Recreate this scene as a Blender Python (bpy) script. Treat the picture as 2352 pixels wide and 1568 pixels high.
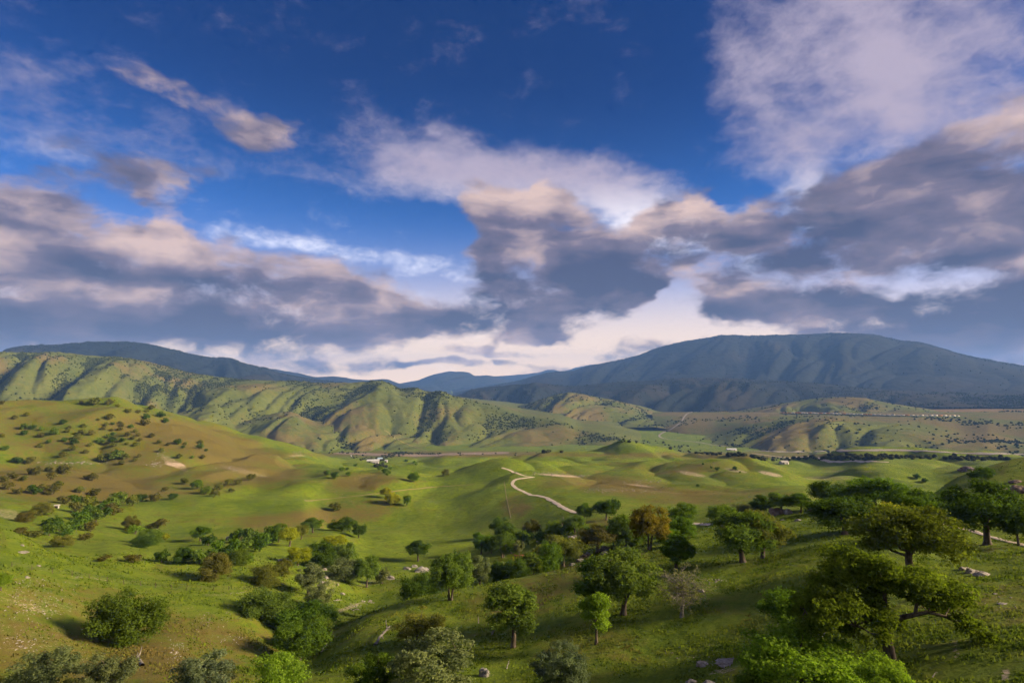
import bpy, math, random
import numpy as np

# ------------------------------------------------------------------ scene basics
scene = bpy.context.scene
for o in list(bpy.data.objects):
    bpy.data.objects.remove(o, do_unlink=True)
COL = scene.collection

# ------------------------------------------------------------------ camera
W0, H0 = 2352.0, 1568.0            # working pixel grid used for measurements
LENS = 20.0
FPX = LENS / 36.0 * W0
PITCH = math.atan((870.0 - H0 / 2) / FPX)
CZ = 300.0
cam_data = bpy.data.cameras.new("camera")
cam_data.lens = LENS
cam_data.sensor_width = 36.0
cam_data.clip_start = 0.5
cam_data.clip_end = 120000.0
cam = bpy.data.objects.new("camera", cam_data)
COL.objects.link(cam)
cam.location = (0, 0, CZ)
cam.rotation_euler = (math.radians(90) + PITCH, 0, 0)
scene.camera = cam

# ------------------------------------------------------------------ light
SUN_AZ, SUN_EL = math.radians(98.0), math.radians(23.0)   # azimuth clockwise from +Y
SUN_DIR = (math.sin(SUN_AZ) * math.cos(SUN_EL), math.cos(SUN_AZ) * math.cos(SUN_EL), math.sin(SUN_EL))
sun_data = bpy.data.lights.new("sun", 'SUN')
sun_data.energy = 5.0
sun_data.angle = math.radians(14.0)
sun_data.color = (1.0, 0.77, 0.49)
sun = bpy.data.objects.new("sun", sun_data)
COL.objects.link(sun)
from mathutils import Vector
sun.rotation_euler = Vector(SUN_DIR).to_track_quat('Z', 'Y').to_euler()
sun.location = (400, -100, 700)

scene.view_settings.view_transform = 'Standard'
scene.view_settings.look = 'None'
scene.view_settings.exposure = 1.3
scene.view_settings.gamma = 1.0
scene.cycles.use_denoising = True
scene.cycles.use_adaptive_sampling = True
scene.cycles.adaptive_threshold = 0.02
scene.cycles.adaptive_min_samples = 10
scene.cycles.max_bounces = 6
scene.cycles.volume_bounces = 1
scene.cycles.transparent_max_bounces = 4


def pix_dir(u, v):
    """measured pixel -> (azimuth, tan(elevation))"""
    a = (np.asarray(u, float) - W0 / 2) / FPX
    b = (H0 / 2 - np.asarray(v, float)) / FPX
    x = a
    y = math.cos(PITCH) - b * math.sin(PITCH)
    z = math.sin(PITCH) + b * math.cos(PITCH)
    return np.arctan2(x, y), z / np.hypot(x, y)


def dir_pix(th, e):
    x, y, z = np.sin(th), np.cos(th), e
    yc = y * math.cos(PITCH) + z * math.sin(PITCH)
    zc = -y * math.sin(PITCH) + z * math.cos(PITCH)
    yc = np.where(yc > 0.05, yc, 0.05)
    return W0 / 2 + FPX * x / yc, H0 / 2 - FPX * zc / yc


# ------------------------------------------------------------------ node helper
class NB:
    def __init__(self, tree):
        self.t = tree
        tree.nodes.clear()

    def node(self, kind, **kw):
        n = self.t.nodes.new(kind)
        for k, v in kw.items():
            setattr(n, k, v)
        return n

    def put(self, sock, val):
        if isinstance(val, bpy.types.NodeSocket):
            self.t.links.new(val, sock)
        elif val is not None:
            if isinstance(val, (tuple, list)):
                val = tuple(val)
                try:
                    if len(sock.default_value) == 4 and len(val) == 3:
                        val = val + (1.0,)
                except TypeError:
                    pass
            sock.default_value = val

    def m(self, op, a, b=None, c=None, clamp=False):
        n = self.node('ShaderNodeMath', operation=op, use_clamp=clamp)
        self.put(n.inputs[0], a)
        self.put(n.inputs[1], b)
        self.put(n.inputs[2], c)
        return n.outputs[0]

    def v(self, op, a, b=None, scale=None):
        n = self.node('ShaderNodeVectorMath', operation=op)
        self.put(n.inputs[0], a)
        self.put(n.inputs[1], b)
        if scale is not None:
            self.put(n.inputs['Scale'], scale)
        return n.outputs['Value'] if op in ('LENGTH', 'DOT_PRODUCT', 'DISTANCE') else n.outputs[0]

    def xyz(self, v):
        n = self.node('ShaderNodeSeparateXYZ')
        self.put(n.inputs[0], v)
        return n.outputs

    def vec(self, x, y, z):
        n = self.node('ShaderNodeCombineXYZ')
        for i, q in enumerate((x, y, z)):
            self.put(n.inputs[i], q)
        return n.outputs[0]

    def noise(self, vec, scale, detail=4, rough=0.5, dist=0.0, lac=2.0):
        n = self.node('ShaderNodeTexNoise')
        self.put(n.inputs['Vector'], vec)
        n.inputs['Scale'].default_value = scale
        n.inputs['Detail'].default_value = detail
        n.inputs['Roughness'].default_value = rough
        n.inputs['Distortion'].default_value = dist
        n.inputs['Lacunarity'].default_value = lac
        return n.outputs[0]

    def noisec(self, vec, scale, detail=2, rough=0.5):
        n = self.node('ShaderNodeTexNoise')
        self.put(n.inputs['Vector'], vec)
        n.inputs['Scale'].default_value = scale
        n.inputs['Detail'].default_value = detail
        n.inputs['Roughness'].default_value = rough
        return n.outputs[1]

    def ramp(self, x, a, b, lo=0.0, hi=1.0, smooth=True):
        n = self.node('ShaderNodeMapRange')
        n.interpolation_type = 'SMOOTHSTEP' if smooth else 'LINEAR'
        n.clamp = True
        for i, q in enumerate((x, a, b, lo, hi)):
            self.put(n.inputs[i], q)
        return n.outputs[0]

    def mix(self, f, a, b, blend='MIX'):
        n = self.node('ShaderNodeMix', data_type='RGBA', blend_type=blend)
        n.clamp_factor = True
        self.put(n.inputs[0], f)
        self.put(n.inputs[6], a)
        self.put(n.inputs[7], b)
        return n.outputs[2]

    def attr(self, name):
        n = self.node('ShaderNodeAttribute', attribute_name=name)
        return n.outputs['Fac']

# ------------------------------------------------------------------ sky (world)
SKY_STRENGTH = 0.10
world = bpy.data.worlds.new("World")
scene.world = world
world.use_nodes = True
nb = NB(world.node_tree)
tc = nb.node('ShaderNodeTexCoord')
D = nb.v('NORMALIZE', tc.outputs['Generated'])
dx, dy, dz = nb.xyz(D)[:3]
sky_tex = nb.node('ShaderNodeTexSky', sky_type='NISHITA')
sky_tex.sun_disc = False
sky_tex.sun_elevation = SUN_EL
sky_tex.sun_rotation = SUN_AZ
sky_tex.altitude = 700
sky_tex.air_density = 1.0
sky_tex.dust_density = 0.6
sky_tex.ozone_density = 4.0
sky_col = sky_tex.outputs[0]
az = nb.m('ARCTAN2', dx, dy)
el = nb.m('ARCSINE', dz)
AE = nb.vec(az, el, 0.0)


def blob(w, u, v, ru, rv, rot=0.0, edge=0.2):
    """soft ellipse on the sky, measured in pixels of the photograph, held as azimuth / elevation"""
    ru, rv = ru * 1.22, rv * 1.28
    th, e = pix_dir(u, v)
    c, s = math.cos(math.radians(rot)), math.sin(math.radians(rot))
    th1, e1 = pix_dir(u + ru * c, v - ru * s)
    th2, e2 = pix_dir(u + rv * s, v + rv * c)
    ax = (float(th1 - th), float(np.arctan(e1) - np.arctan(e)))
    ay = (float(th2 - th), float(np.arctan(e2) - np.arctan(e)))
    mp = nb.node('ShaderNodeMapping', vector_type='TEXTURE')
    nb.put(mp.inputs['Vector'], AEW)
    mp.inputs['Location'].default_value = (float(th), float(np.arctan(e)), 0)
    mp.inputs['Rotation'].default_value = (0, 0, math.atan2(ax[1], ax[0]))
    mp.inputs['Scale'].default_value = (math.hypot(*ax), math.hypot(*ay), 1)
    r = nb.v('LENGTH', mp.outputs[0])
    return nb.ramp(r, 1.0, edge, 0.0, w)


def total(items):
    acc = None
    for it in items:
        b = blob(*it)
        acc = b if acc is None else nb.m('ADD', acc, b)
    return acc


# warped direction so that outlines of cloud masses break up
WARP = nb.noisec(nb.v('MULTIPLY', D, (1, 1, 2.0)), 5.0, 4, 0.6)
WARP = nb.v('SUBTRACT', WARP, (0.5, 0.5, 0.5))
AEW = nb.v('ADD', AE, nb.v('MULTIPLY', WARP, (0.17, 0.09, 0.0)))
azw, elw = nb.xyz(AEW)[:2]
AZ0, AZ1, EL0, EL1 = -1.4, 1.4, -0.12, 0.88
azn = nb.ramp(azw, AZ0, AZ1, 0.0, 1.0, smooth=False)


def outline(pts):
    """elevation of a cloud edge as a curve over azimuth, from points measured in the photograph"""
    ps = []
    for u, v in pts:
        th, e = pix_dir(u, v)
        ps.append(((float(th) - AZ0) / (AZ1 - AZ0), (float(np.arctan(e)) - EL0) / (EL1 - EL0)))
    ps.sort()
    n = nb.node('ShaderNodeFloatCurve')
    cv = n.mapping.curves[0]
    ps = [(0.0, ps[0][1])] + ps + [(1.0, ps[-1][1])]
    cv.points[0].location = ps[0]
    cv.points[1].location = ps[-1]
    for q in ps[1:-1]:
        cv.points.new(*q)
    for q in cv.points:
        q.handle_type = 'AUTO_CLAMPED'
    n.mapping.update()
    nb.put(n.inputs['Value'], azn)
    return nb.m('MULTIPLY_ADD', n.outputs[0], EL1 - EL0, EL0)


def bank(w, top, bottom, soft_t=0.035, soft_b=0.03, lo=0.1, hi=0.7, power=1.4):
    t, b = outline(top), outline(bottom)
    up = nb.ramp(nb.m('SUBTRACT', t, elw), -soft_t, soft_t, 0.0, w)
    dn = nb.ramp(nb.m('SUBTRACT', elw, b), -soft_b, soft_b)
    d = nb.m('MULTIPLY', up, dn)
    h = nb.m('DIVIDE', nb.m('SUBTRACT', elw, b), nb.m('MAXIMUM', nb.m('SUBTRACT', t, b), 0.02), clamp=True)
    h = nb.m('MULTIPLY_ADD', nb.m('POWER', h, power), hi - lo, lo)
    return d, nb.m('MULTIPLY', d, h)


def band(w, line, half):
    c = outline(line)
    return nb.ramp(nb.m('ABSOLUTE', nb.m('SUBTRACT', elw, c)), half, half * 0.1, 0.0, w)


low, tone = bank(0.98, [(-500, 430), (-200, 420), (0, 420), (120, 436), (210, 470), (300, 484), (380, 468), (450, 510), (530, 548), (640, 578), (760, 600), (860, 632), (960, 668), (1040, 712), (1110, 752), (1160, 800), (1200, 860)],
                 [(-500, 840), (0, 792), (300, 796), (600, 788), (800, 778), (1000, 768), (1100, 756), (1160, 800), (1200, 860)], 0.045, 0.028, 0.08, 0.88, 1.1)
d2, t2 = bank(0.52, [(-500, 790), (0, 785), (500, 790), (800, 805), (950, 840), (1050, 880)], [(-500, 900), (0, 880), (500, 862), (800, 852), (950, 850), (1050, 885)], 0.02, 0.02, 0.5, 0.7)
low, tone = nb.m('ADD', low, d2), nb.m('ADD', tone, t2)
d2, t2 = bank(1.0, [(900, 520), (1000, 480), (1050, 455), (1110, 428), (1165, 440), (1210, 450), (1255, 415), (1310, 418), (1345, 460), (1400, 510), (1470, 480), (1550, 440), (1640, 440), (1700, 480), (1770, 520), (1850, 540)],
              [(900, 720), (985, 715), (1050, 715), (1150, 728), (1250, 742), (1350, 730), (1450, 706), (1560, 668), (1650, 620), (1720, 590), (1780, 580), (1850, 575)], 0.035, 0.030, 0.02, 0.85, 1.5)
side = nb.m('MULTIPLY', nb.ramp(azw, -0.115, -0.035), nb.ramp(azw, 0.52, 0.40))
d2, t2 = nb.m('MULTIPLY', d2, side), nb.m('MULTIPLY', t2, side)
low, tone = nb.m('ADD', low, d2), nb.m('ADD', tone, t2)
d2, t2 = bank(0.98, [(1480, 760), (1560, 690), (1620, 640), (1690, 560), (1730, 480), (1800, 445), (1900, 415), (2000, 372), (2100, 330), (2200, 295), (2300, 255), (2400, 225), (2900, 120)],
              [(1480, 760), (1560, 695), (1620, 718), (1700, 745), (1780, 765), (1900, 790), (2000, 810), (2200, 835), (2400, 860), (2900, 900)], 0.05, 0.030, -0.12, 0.40, 1.7)
low, tone = nb.m('ADD', low, d2), nb.m('ADD', tone, t2)
gap = band(1.0, [(1300, 760), (1600, 668), (1750, 652), (1900, 652), (2050, 650), (2200, 640), (2400, 600), (2900, 500)], 0.034)
gap = nb.m('MULTIPLY', gap, nb.ramp(azw, 0.25, 0.42))
low = nb.m('MULTIPLY_ADD', gap, -0.34, low)
tone = nb.m('MULTIPLY_ADD', gap, 0.45, tone)
gap2 = band(1.0, [(1380, 760), (1500, 690), (1560, 655), (1650, 612), (1760, 578), (1850, 545), (2000, 520)], 0.032)
gap2 = nb.m('MULTIPLY', gap2, nb.m('MULTIPLY', nb.ramp(azw, 0.14, 0.26), nb.ramp(azw, 0.54, 0.42)))
low = nb.m('MULTIPLY_ADD', gap2, -0.52, low)
tone = nb.m('MULTIPLY_ADD', gap2, 0.5, tone)
puffs = total([(0.85, 310, 412, 190, 52, 3), (0.62, 590, 310, 125, 48, 4), (0.62, 400, 215, 170, 55, -14), (0.5, 200, 330, 160, 50, 0),
               (0.72, 1480, 800, 180, 34, 10), (0.68, 1260, 762, 120, 30, 0), (0.55, 1130, 806, 180, 18, 0), (0.52, 1040, 840, 220, 15, 0), (0.55, 1370, 852, 150, 20, 0)])
low, tone = nb.m('ADD', low, puffs), nb.m('MULTIPLY_ADD', puffs, 0.55, tone)

cirrus = total([(1.0, 1960, 150, 330, 190, 128), (0.9, 1800, 330, 300, 130, 128), (0.9, 2200, 100, 420, 300, 120), (0.5, 1700, 60, 200, 110, 120),
                (0.42, 250, 310, 420, 120, -6), (0.35, 90, 140, 180, 50, -6)])
b1_ = nb.m('MULTIPLY', band(1.45, [(500, 300), (720, 335), (900, 372), (1050, 400), (1200, 425), (1330, 420), (1450, 455), (1600, 490), (1750, 560)], 0.085), nb.ramp(nb.m('ABSOLUTE', nb.m('SUBTRACT', azw, 0.07)), 0.50, 0.10))
b2_ = nb.m('MULTIPLY', band(0.5, [(300, 470), (560, 535), (800, 588), (1020, 618), (1200, 640)], 0.03), nb.ramp(nb.m('ABSOLUTE', nb.m('ADD', azw, 0.25)), 0.35, 0.15))
cirrus = nb.m('ADD', cirrus, nb.m('ADD', b1_, b2_))

P1 = nb.v('MULTIPLY', D, (1, 1, 1.7))
WV = nb.v('MULTIPLY', WARP, (0.10, 0.10, 0.10))
P1 = nb.v('ADD', P1, WV)
n_a = nb.noise(P1, 6.5, 9, 0.56)
n_m = nb.noise(P1, 7.5, 3.5, 0.45)
n_b = nb.noise(nb.v('ADD', P1, (0.030, -0.006, 0.055)), 7.5, 3.5, 0.45)      # towards the light
n_f = nb.noise(P1, 22.0, 6, 0.6)
n_s = nb.noise(nb.v('MULTIPLY', P1, (1, 1, 3.0)), 3.6, 6, 0.55)            # broad flat layers

# low cloud cover: the masses seen here, elsewhere an added unseen cover, brightened for ambient fill
off = nb.m('MAXIMUM', nb.ramp(nb.m('ABSOLUTE', az), 0.80, 1.2), nb.ramp(el, 0.66, 0.9))
low_all = nb.m('ADD', low, nb.m('MULTIPLY', off, nb.ramp(el, 1.3, 0.1, 0.25, 0.66)))
tone = nb.m('MULTIPLY_ADD', off, 0.5, tone)  # out-of-view cloud toned up to lift the fill light
amp = nb.m('MULTIPLY_ADD', nb.m('MINIMUM', nb.m('MAXIMUM', low_all, 0.0), 1.0), 1.9, 0.65)
dens = nb.m('ADD', low_all, nb.m('MULTIPLY', nb.m('SUBTRACT', n_a, 0.5), amp))
dens = nb.m('ADD', dens, nb.m('MULTIPLY', nb.m('SUBTRACT', n_f, 0.5), 0.95))
cover = nb.ramp(dens, 0.26, 0.86)
thick = nb.ramp(dens, 0.35, 1.5)
relief = nb.m('ADD', nb.m('SUBTRACT', n_m, n_b), nb.m('MULTIPLY', nb.m('SUBTRACT', n_a, n_m), 0.50))
lit = nb.m('ADD', nb.m('MULTIPLY', relief, 2.6), nb.m('MULTIPLY_ADD', n_s, 2.3, -1.10))
lit = nb.m('ADD', lit, tone)
lit = nb.m('ADD', lit, nb.m('MULTIPLY', nb.m('SUBTRACT', 0.55, thick), 0.55))
lit = nb.ramp(lit, -0.08, 1.22, smooth=False)
K = 0.45 / SKY_STRENGTH
c_dark = tuple(K * q for q in (0.072, 0.086, 0.165))
c_mid = tuple(K * q for q in (0.212, 0.180, 0.252))
c_hi = tuple(K * q for q in (0.72, 0.53, 0.48))
ccol = nb.mix(nb.ramp(lit, 0.0, 0.5, smooth=False), c_dark, c_mid)
ccol = nb.mix(nb.ramp(lit, 0.45, 1.0, smooth=False), ccol, c_hi)

# high streaky cloud
rot = nb.node('ShaderNodeMapping')
nb.put(rot.inputs['Vector'], nb.v('ADD', D, nb.v('MULTIPLY', WARP, (0.08, 0.08, 0.08))))
rot.inputs['Rotation'].default_value = (0.3, 0.55, 0.4)
rot.inputs['Scale'].default_value = (3.2, 9.0, 9.0)
n_c = nb.noise(rot.outputs[0], 1.6, 9, 0.62)
n_d = nb.noise(nb.v('MULTIPLY', nb.v('ADD', D, nb.v('MULTIPLY', WARP, (0.05, 0.05, 0.05))), (1, 1, 1.6)), 14.0, 9, 0.66)
cir_all = nb.m('ADD', cirrus, nb.m('MULTIPLY', off, 0.7))  # extra cirrus overhead and out of view, added for ambient light
cdn = nb.m('ADD', cir_all, nb.m('MULTIPLY', nb.m('SUBTRACT', nb.m('ADD', nb.m('MULTIPLY', n_c, 0.45), nb.m('MULTIPLY', n_d, 0.55)), 0.5), 3.3))
cirf = nb.m('MULTIPLY', nb.ramp(cdn, 0.05, 1.6), 0.97)
hi_mauve = tuple(K * q for q in (0.46, 0.40, 0.52))
hi_white = tuple(K * q for q in (1.75, 1.70, 1.72))
c_cir = nb.mix(nb.ramp(el, 0.15, 0.36), hi_white, hi_mauve)

# clear air: deeper blue overhead, pale towards the horizon
tintc = nb.mix(nb.ramp(el, 0.52, 0.10), (0.034, 0.135, 0.31), (0.17, 0.37, 0.64))
sky2 = nb.mix(1.0, sky_col, tintc, 'MULTIPLY')
hor = nb.ramp(el, 0.34, -0.02, 0.0, 1.0)
hor = nb.m('POWER', hor, 2.1)
c_hor = tuple(K * q for q in (1.55, 1.08, 0.68))
sky2 = nb.mix(hor, sky2, c_hor)
sky2 = nb.mix(nb.ramp(el, -0.01, -0.06), sky2, tuple(K * q for q in (0.06, 0.065, 0.05)))

full = nb.mix(cirf, sky2, c_cir)
full = nb.mix(nb.m('MULTIPLY', cover, 0.97), full, ccol)
bg = nb.node('ShaderNodeBackground')
nb.put(bg.inputs['Color'], full)
bg.inputs['Strength'].default_value = SKY_STRENGTH
wo = nb.node('ShaderNodeOutputWorld')
nb.put(wo.inputs['Surface'], bg.outputs[0])
world.cycles.sampling_method = 'MANUAL'
world.cycles.sample_map_resolution = 256

# ------------------------------------------------------------------ numeric helpers
RNG = np.random.default_rng(7)
_perm = np.random.default_rng(3).permutation(4096)
_ang = np.random.default_rng(5).uniform(0, 2 * np.pi, 4096)
_gx, _gy = np.cos(_ang), np.sin(_ang)


def perlin(x, y, seed=0):
    x = np.asarray(x, float) + seed * 17.31
    y = np.asarray(y, float) - seed * 9.77
    xi, yi = np.floor(x).astype(np.int64), np.floor(y).astype(np.int64)
    xf, yf = x - xi, y - yi
    sx = xf * xf * xf * (xf * (xf * 6 - 15) + 10)
    sy = yf * yf * yf * (yf * (yf * 6 - 15) + 10)

    def g(ix, iy, fx, fy):
        h = _perm[(_perm[ix & 4095] + iy) & 4095]
        return _gx[h] * fx + _gy[h] * fy
    a = g(xi, yi, xf, yf)
    b = g(xi + 1, yi, xf - 1, yf)
    c = g(xi, yi + 1, xf, yf - 1)
    d = g(xi + 1, yi + 1, xf - 1, yf - 1)
    return (a + (b - a) * sx + (c - a) * sy + (a - b - c + d) * sx * sy) * 1.4


def fbm(x, y, oct=4, seed=0, gain=0.5):
    s, a = 0.0, 1.0
    for k in range(oct):
        s = s + a * perlin(x, y, seed + k)
        x, y, a = x * 2.03, y * 2.03, a * gain
    return s


def sstep(a, b, x):
    t = np.clip((x - a) / (b - a), 0, 1)
    return t * t * (3 - 2 * t)


def pchip(x, y, xq):
    """monotone cubic along the first axis; x (K,), y (K,...)"""
    x = np.asarray(x, float)
    y = np.asarray(y, float)
    h = np.diff(x)
    hs = h.reshape((-1,) + (1,) * (y.ndim - 1))
    d = np.diff(y, axis=0) / hs
    m = np.zeros_like(y)
    w1 = 2 * hs[1:] + hs[:-1]
    w2 = hs[1:] + 2 * hs[:-1]
    with np.errstate(divide='ignore', invalid='ignore'):
        hm = (w1 + w2) / (w1 / d[:-1] + w2 / d[1:])
    m[1:-1] = np.where(d[:-1] * d[1:] > 0, hm, 0)
    m[0], m[-1] = d[0], d[-1]
    xq = np.clip(xq, x[0], x[-1])
    i = np.clip(np.searchsorted(x, xq, side='right') - 1, 0, len(x) - 2)
    t = ((xq - x[i]) / h[i]).reshape((-1,) + (1,) * (y.ndim - 1))
    hh = hs[i]
    t2, t3 = t * t, t * t * t
    return (2 * t3 - 3 * t2 + 1) * y[i] + (t3 - 2 * t2 + t) * hh * m[i] + (3 * t2 - 2 * t3) * y[i + 1] + (t3 - t2) * hh * m[i + 1]


def new_mesh(name, verts, quads=None, tris=None, smooth=True, attrs=None):
    me = bpy.data.meshes.new(name)
    verts = np.asarray(verts, np.float32).reshape(-1, 3)
    me.vertices.add(len(verts))
    me.vertices.foreach_set('co', verts.ravel())
    loops, starts, n = [], [], 0
    for arr, k in ((quads, 4), (tris, 3)):
        if arr is not None and len(arr):
            arr = np.asarray(arr, np.int32)
            loops.append(arr.ravel())
            starts.append(n + np.arange(len(arr), dtype=np.int32) * k)
            n += arr.size
    loops = np.concatenate(loops)
    starts = np.concatenate(starts)
    me.loops.add(len(loops))
    me.loops.foreach_set('vertex_index', loops)
    me.polygons.add(len(starts))
    me.polygons.foreach_set('loop_start', starts)
    me.update(calc_edges=True)
    if smooth:
        me.polygons.foreach_set('use_smooth', np.ones(len(starts), bool))
    for k, a in (attrs or {}).items():
        at = me.attributes.new(k, 'FLOAT', 'POINT')
        at.data.foreach_set('value', np.asarray(a, np.float32).ravel())
    me.validate()
    return me


def link(name, me, mat=None, parent=None, **props):
    o = bpy.data.objects.new(name, me)
    if me is not None and mat is not None and not me.materials:
        me.materials.append(mat)
    COL.objects.link(o)
    if parent is not None:
        o.parent = parent
    for k, v in props.items():
        o[k] = v
    return o


def grid_quads(ni, nj):
    i, j = np.meshgrid(np.arange(ni - 1), np.arange(nj - 1), indexing='ij')
    a = (i * nj + j).ravel()
    return np.stack([a, a + nj, a + nj + 1, a + 1], 1)


# ------------------------------------------------------------------ materials of the land
def land_material(name, dark, light, dry, bare, scale=1.0, bump=0.5, rough=0.95, bump_dist=0.25):
    mat = bpy.data.materials.new(name)
    mat.use_nodes = True
    b = NB(mat.node_tree)
    geo = b.node('ShaderNodeNewGeometry')
    P = geo.outputs['Position']
    n1 = b.noise(P, 0.022 * scale, 6, 0.6)
    n2 = b.noise(P, 0.25 * scale, 6, 0.65)
    n3 = b.noise(P, 2.2 * scale, 4, 0.7)
    f = b.m('ADD', b.m('MULTIPLY', n1, 0.38), b.m('ADD', b.m('MULTIPLY', n2, 0.38), b.m('MULTIPLY', n3, 0.32)))
    col = b.mix(b.ramp(f, 0.40, 0.68), dark, light)
    # narrow cattle tracks following the contours
    hgt = b.m('ADD', b.m('MULTIPLY', b.xyz(P)[2], 2.4 * scale), b.m('MULTIPLY', b.noise(P, 0.05 * scale, 3, 0.5), 16.0))
    trk = b.m('MULTIPLY', b.ramp(b.m('SINE', hgt), 0.62, 1.0), b.ramp(n1, 0.38, 0.62))
    col = b.mix(b.m('MULTIPLY', trk, 0.38), col, tuple(0.5 * q for q in dry))
    d = b.m('ADD', b.attr('dry'), b.m('MULTIPLY', b.m('SUBTRACT', b.m('ADD', n2, b.m('MULTIPLY', n1, 0.9)), 0.95), 1.7))
    col = b.mix(b.ramp(d, 0.15, 0.95), col, b.mix(n3, dry, tuple(0.62 * q for q in dry)))
    bn = b.m('ADD', b.m('MULTIPLY', n3, 0.55), b.m('MULTIPLY', b.noise(P, 1.3 * scale, 6, 0.8), 0.75))
    bf = b.m('ADD', b.attr('bare'), b.m('SUBTRACT', bn, 0.67))
    col = b.mix(b.ramp(bf, 0.42, 0.60), col, b.mix(n2, bare, tuple(0.6 * q for q in bare)))
    p = b.node('ShaderNodeBsdfPrincipled')
    b.put(p.inputs['Base Color'], col)
    p.inputs['Roughness'].default_value = rough
    p.inputs['Specular IOR Level'].default_value = 0.08
    bmp = b.node('ShaderNodeBump')
    bmp.inputs['Strength'].default_value = bump
    bmp.inputs['Distance'].default_value = bump_dist
    hh = b.m('ADD', b.m('MULTIPLY', n3, 0.9), b.m('ADD', b.m('MULTIPLY', n2, 3.2), b.m('MULTIPLY', n1, 9.0)))
    b.put(bmp.inputs['Height'], hh)
    b.put(p.inputs['Normal'], bmp.outputs[0])
    out = b.node('ShaderNodeOutputMaterial')
    b.put(out.inputs[0], p.outputs[0])
    return mat


M_GRASS = land_material('meadow_grass', (0.058, 0.098, 0.009), (0.148, 0.202, 0.015), (0.138, 0.114, 0.030), (0.46, 0.37, 0.28), 1.0, 0.7)
M_HILL = land_material('hill_grass', (0.056, 0.076, 0.016), (0.108, 0.126, 0.026), (0.140, 0.116, 0.040), (0.40, 0.29, 0.20), 0.22, 0.5, bump_dist=1.2)
M_PLAIN = land_material('plain_grass', (0.060, 0.085, 0.018), (0.115, 0.135, 0.030), (0.195, 0.132, 0.056), (0.40, 0.27, 0.18), 0.2, 0.5, bump_dist=1.2)
M_MOUNT = land_material('shade_darkened_scrub', (0.007, 0.011, 0.011), (0.015, 0.019, 0.016), (0.024, 0.023, 0.017), (0.12, 0.11, 0.10), 0.06, 0.6, bump_dist=5.0)  # scrub darker than natural, cloud shade put into its colour

# ------------------------------------------------------------------ the ground: profile lines measured at a few azimuths
# (distance, pixel row) along each azimuth; the same fourteen terrain lines everywhere
COLUMNS = {
    -420: [(115, 1568), (150, 1400), (230, 1150), (300, 1165), (420, 1140), (640, 1075), (760, 1065), (1000, 925), (1400, 975), (2000, 1010)],
    0:    [(115, 1568), (150, 1400), (240, 1212), (280, 1226), (420, 1172), (680, 1084), (770, 1068), (1050, 925), (1400, 975), (2000, 1020)],
    120:  [(112, 1568), (150, 1420), (215, 1270), (265, 1270), (420, 1180), (670, 1092), (760, 1072), (1060, 920), (1400, 975), (2000, 1035)],
    240:  [(108, 1568), (148, 1455), (200, 1322), (245, 1285), (420, 1190), (660, 1100), (740, 1076), (1060, 916), (1400, 975), (2000, 1046)],
    400:  [(105, 1568), (145, 1460), (195, 1352), (245, 1290), (390, 1215), (560, 1130), (720, 1085), (1060, 955), (1400, 1000), (2000, 1046)],
    560:  [(103, 1568), (135, 1505), (185, 1372), (238, 1290), (355, 1222), (530, 1140), (720, 1085), (1080, 1005), (1400, 1045), (2000, 1047)],
    690:  [(105, 1568), (135, 1520), (172, 1440), (225, 1325), (345, 1228), (500, 1150), (690, 1092), (1080, 1035), (1450, 1052), (2000, 1048)],
    770:  [(100, 1568), (125, 1510), (148, 1462), (205, 1380), (365, 1216), (440, 1210), (640, 1096), (1000, 1065), (1500, 1056), (2000, 1048)],
    860:  [(98, 1568), (125, 1478), (156, 1408), (195, 1410), (365, 1228), (450, 1200), (620, 1092), (950, 1074), (1500, 1058), (2000, 1048)],
    1000: [(95, 1568), (125, 1460), (162, 1368), (195, 1385), (330, 1250), (440, 1198), (640, 1098), (950, 1080), (1500, 1058), (2000, 1047)],
    1170: [(92, 1568), (125, 1440), (168, 1332), (200, 1345), (320, 1232), (440, 1158), (620, 1080), (950, 1066), (1500, 1052), (2000, 1044)],
    1350: [(88, 1568), (125, 1402), (175, 1290), (205, 1298), (290, 1202), (400, 1150), (560, 1102), (950, 1054), (1350, 1050), (2000, 1040)],
    1550: [(85, 1568), (125, 1380), (190, 1240), (220, 1236), (285, 1192), (420, 1150), (600, 1110), (950, 1060), (1300, 1035), (2000, 1042)],
    1700: [(78, 1568), (120, 1380), (200, 1216), (240, 1190), (295, 1172), (430, 1140), (620, 1105), (980, 1048), (1250, 1062), (2000, 1044)],
    1860: [(70, 1568), (110, 1380), (200, 1200), (240, 1172), (290, 1156), (420, 1136), (600, 1110), (800, 1106), (1100, 1084), (2000, 1050)],
    2040: [(66, 1568), (110, 1360), (190, 1206), (230, 1180), (280, 1160), (400, 1168), (700, 1106), (950, 1084), (1300, 1060), (2000, 1052)],
    2200: [(62, 1568), (105, 1370), (160, 1256), (210, 1196), (250, 1165), (335, 1096), (460, 1140), (950, 1082), (1300, 1064), (2000, 1052)],
    2352: [(60, 1568), (100, 1380), (150, 1262), (205, 1200), (250, 1160), (345, 1052), (470, 1100), (950, 1082), (1300, 1064), (2000, 1052)],
    2760: [(60, 1568), (100, 1380), (150, 1262), (205, 1190), (250, 1140), (360, 1000), (500, 1080), (950, 1082), (1300, 1064), (2000, 1052)],
}


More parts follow.
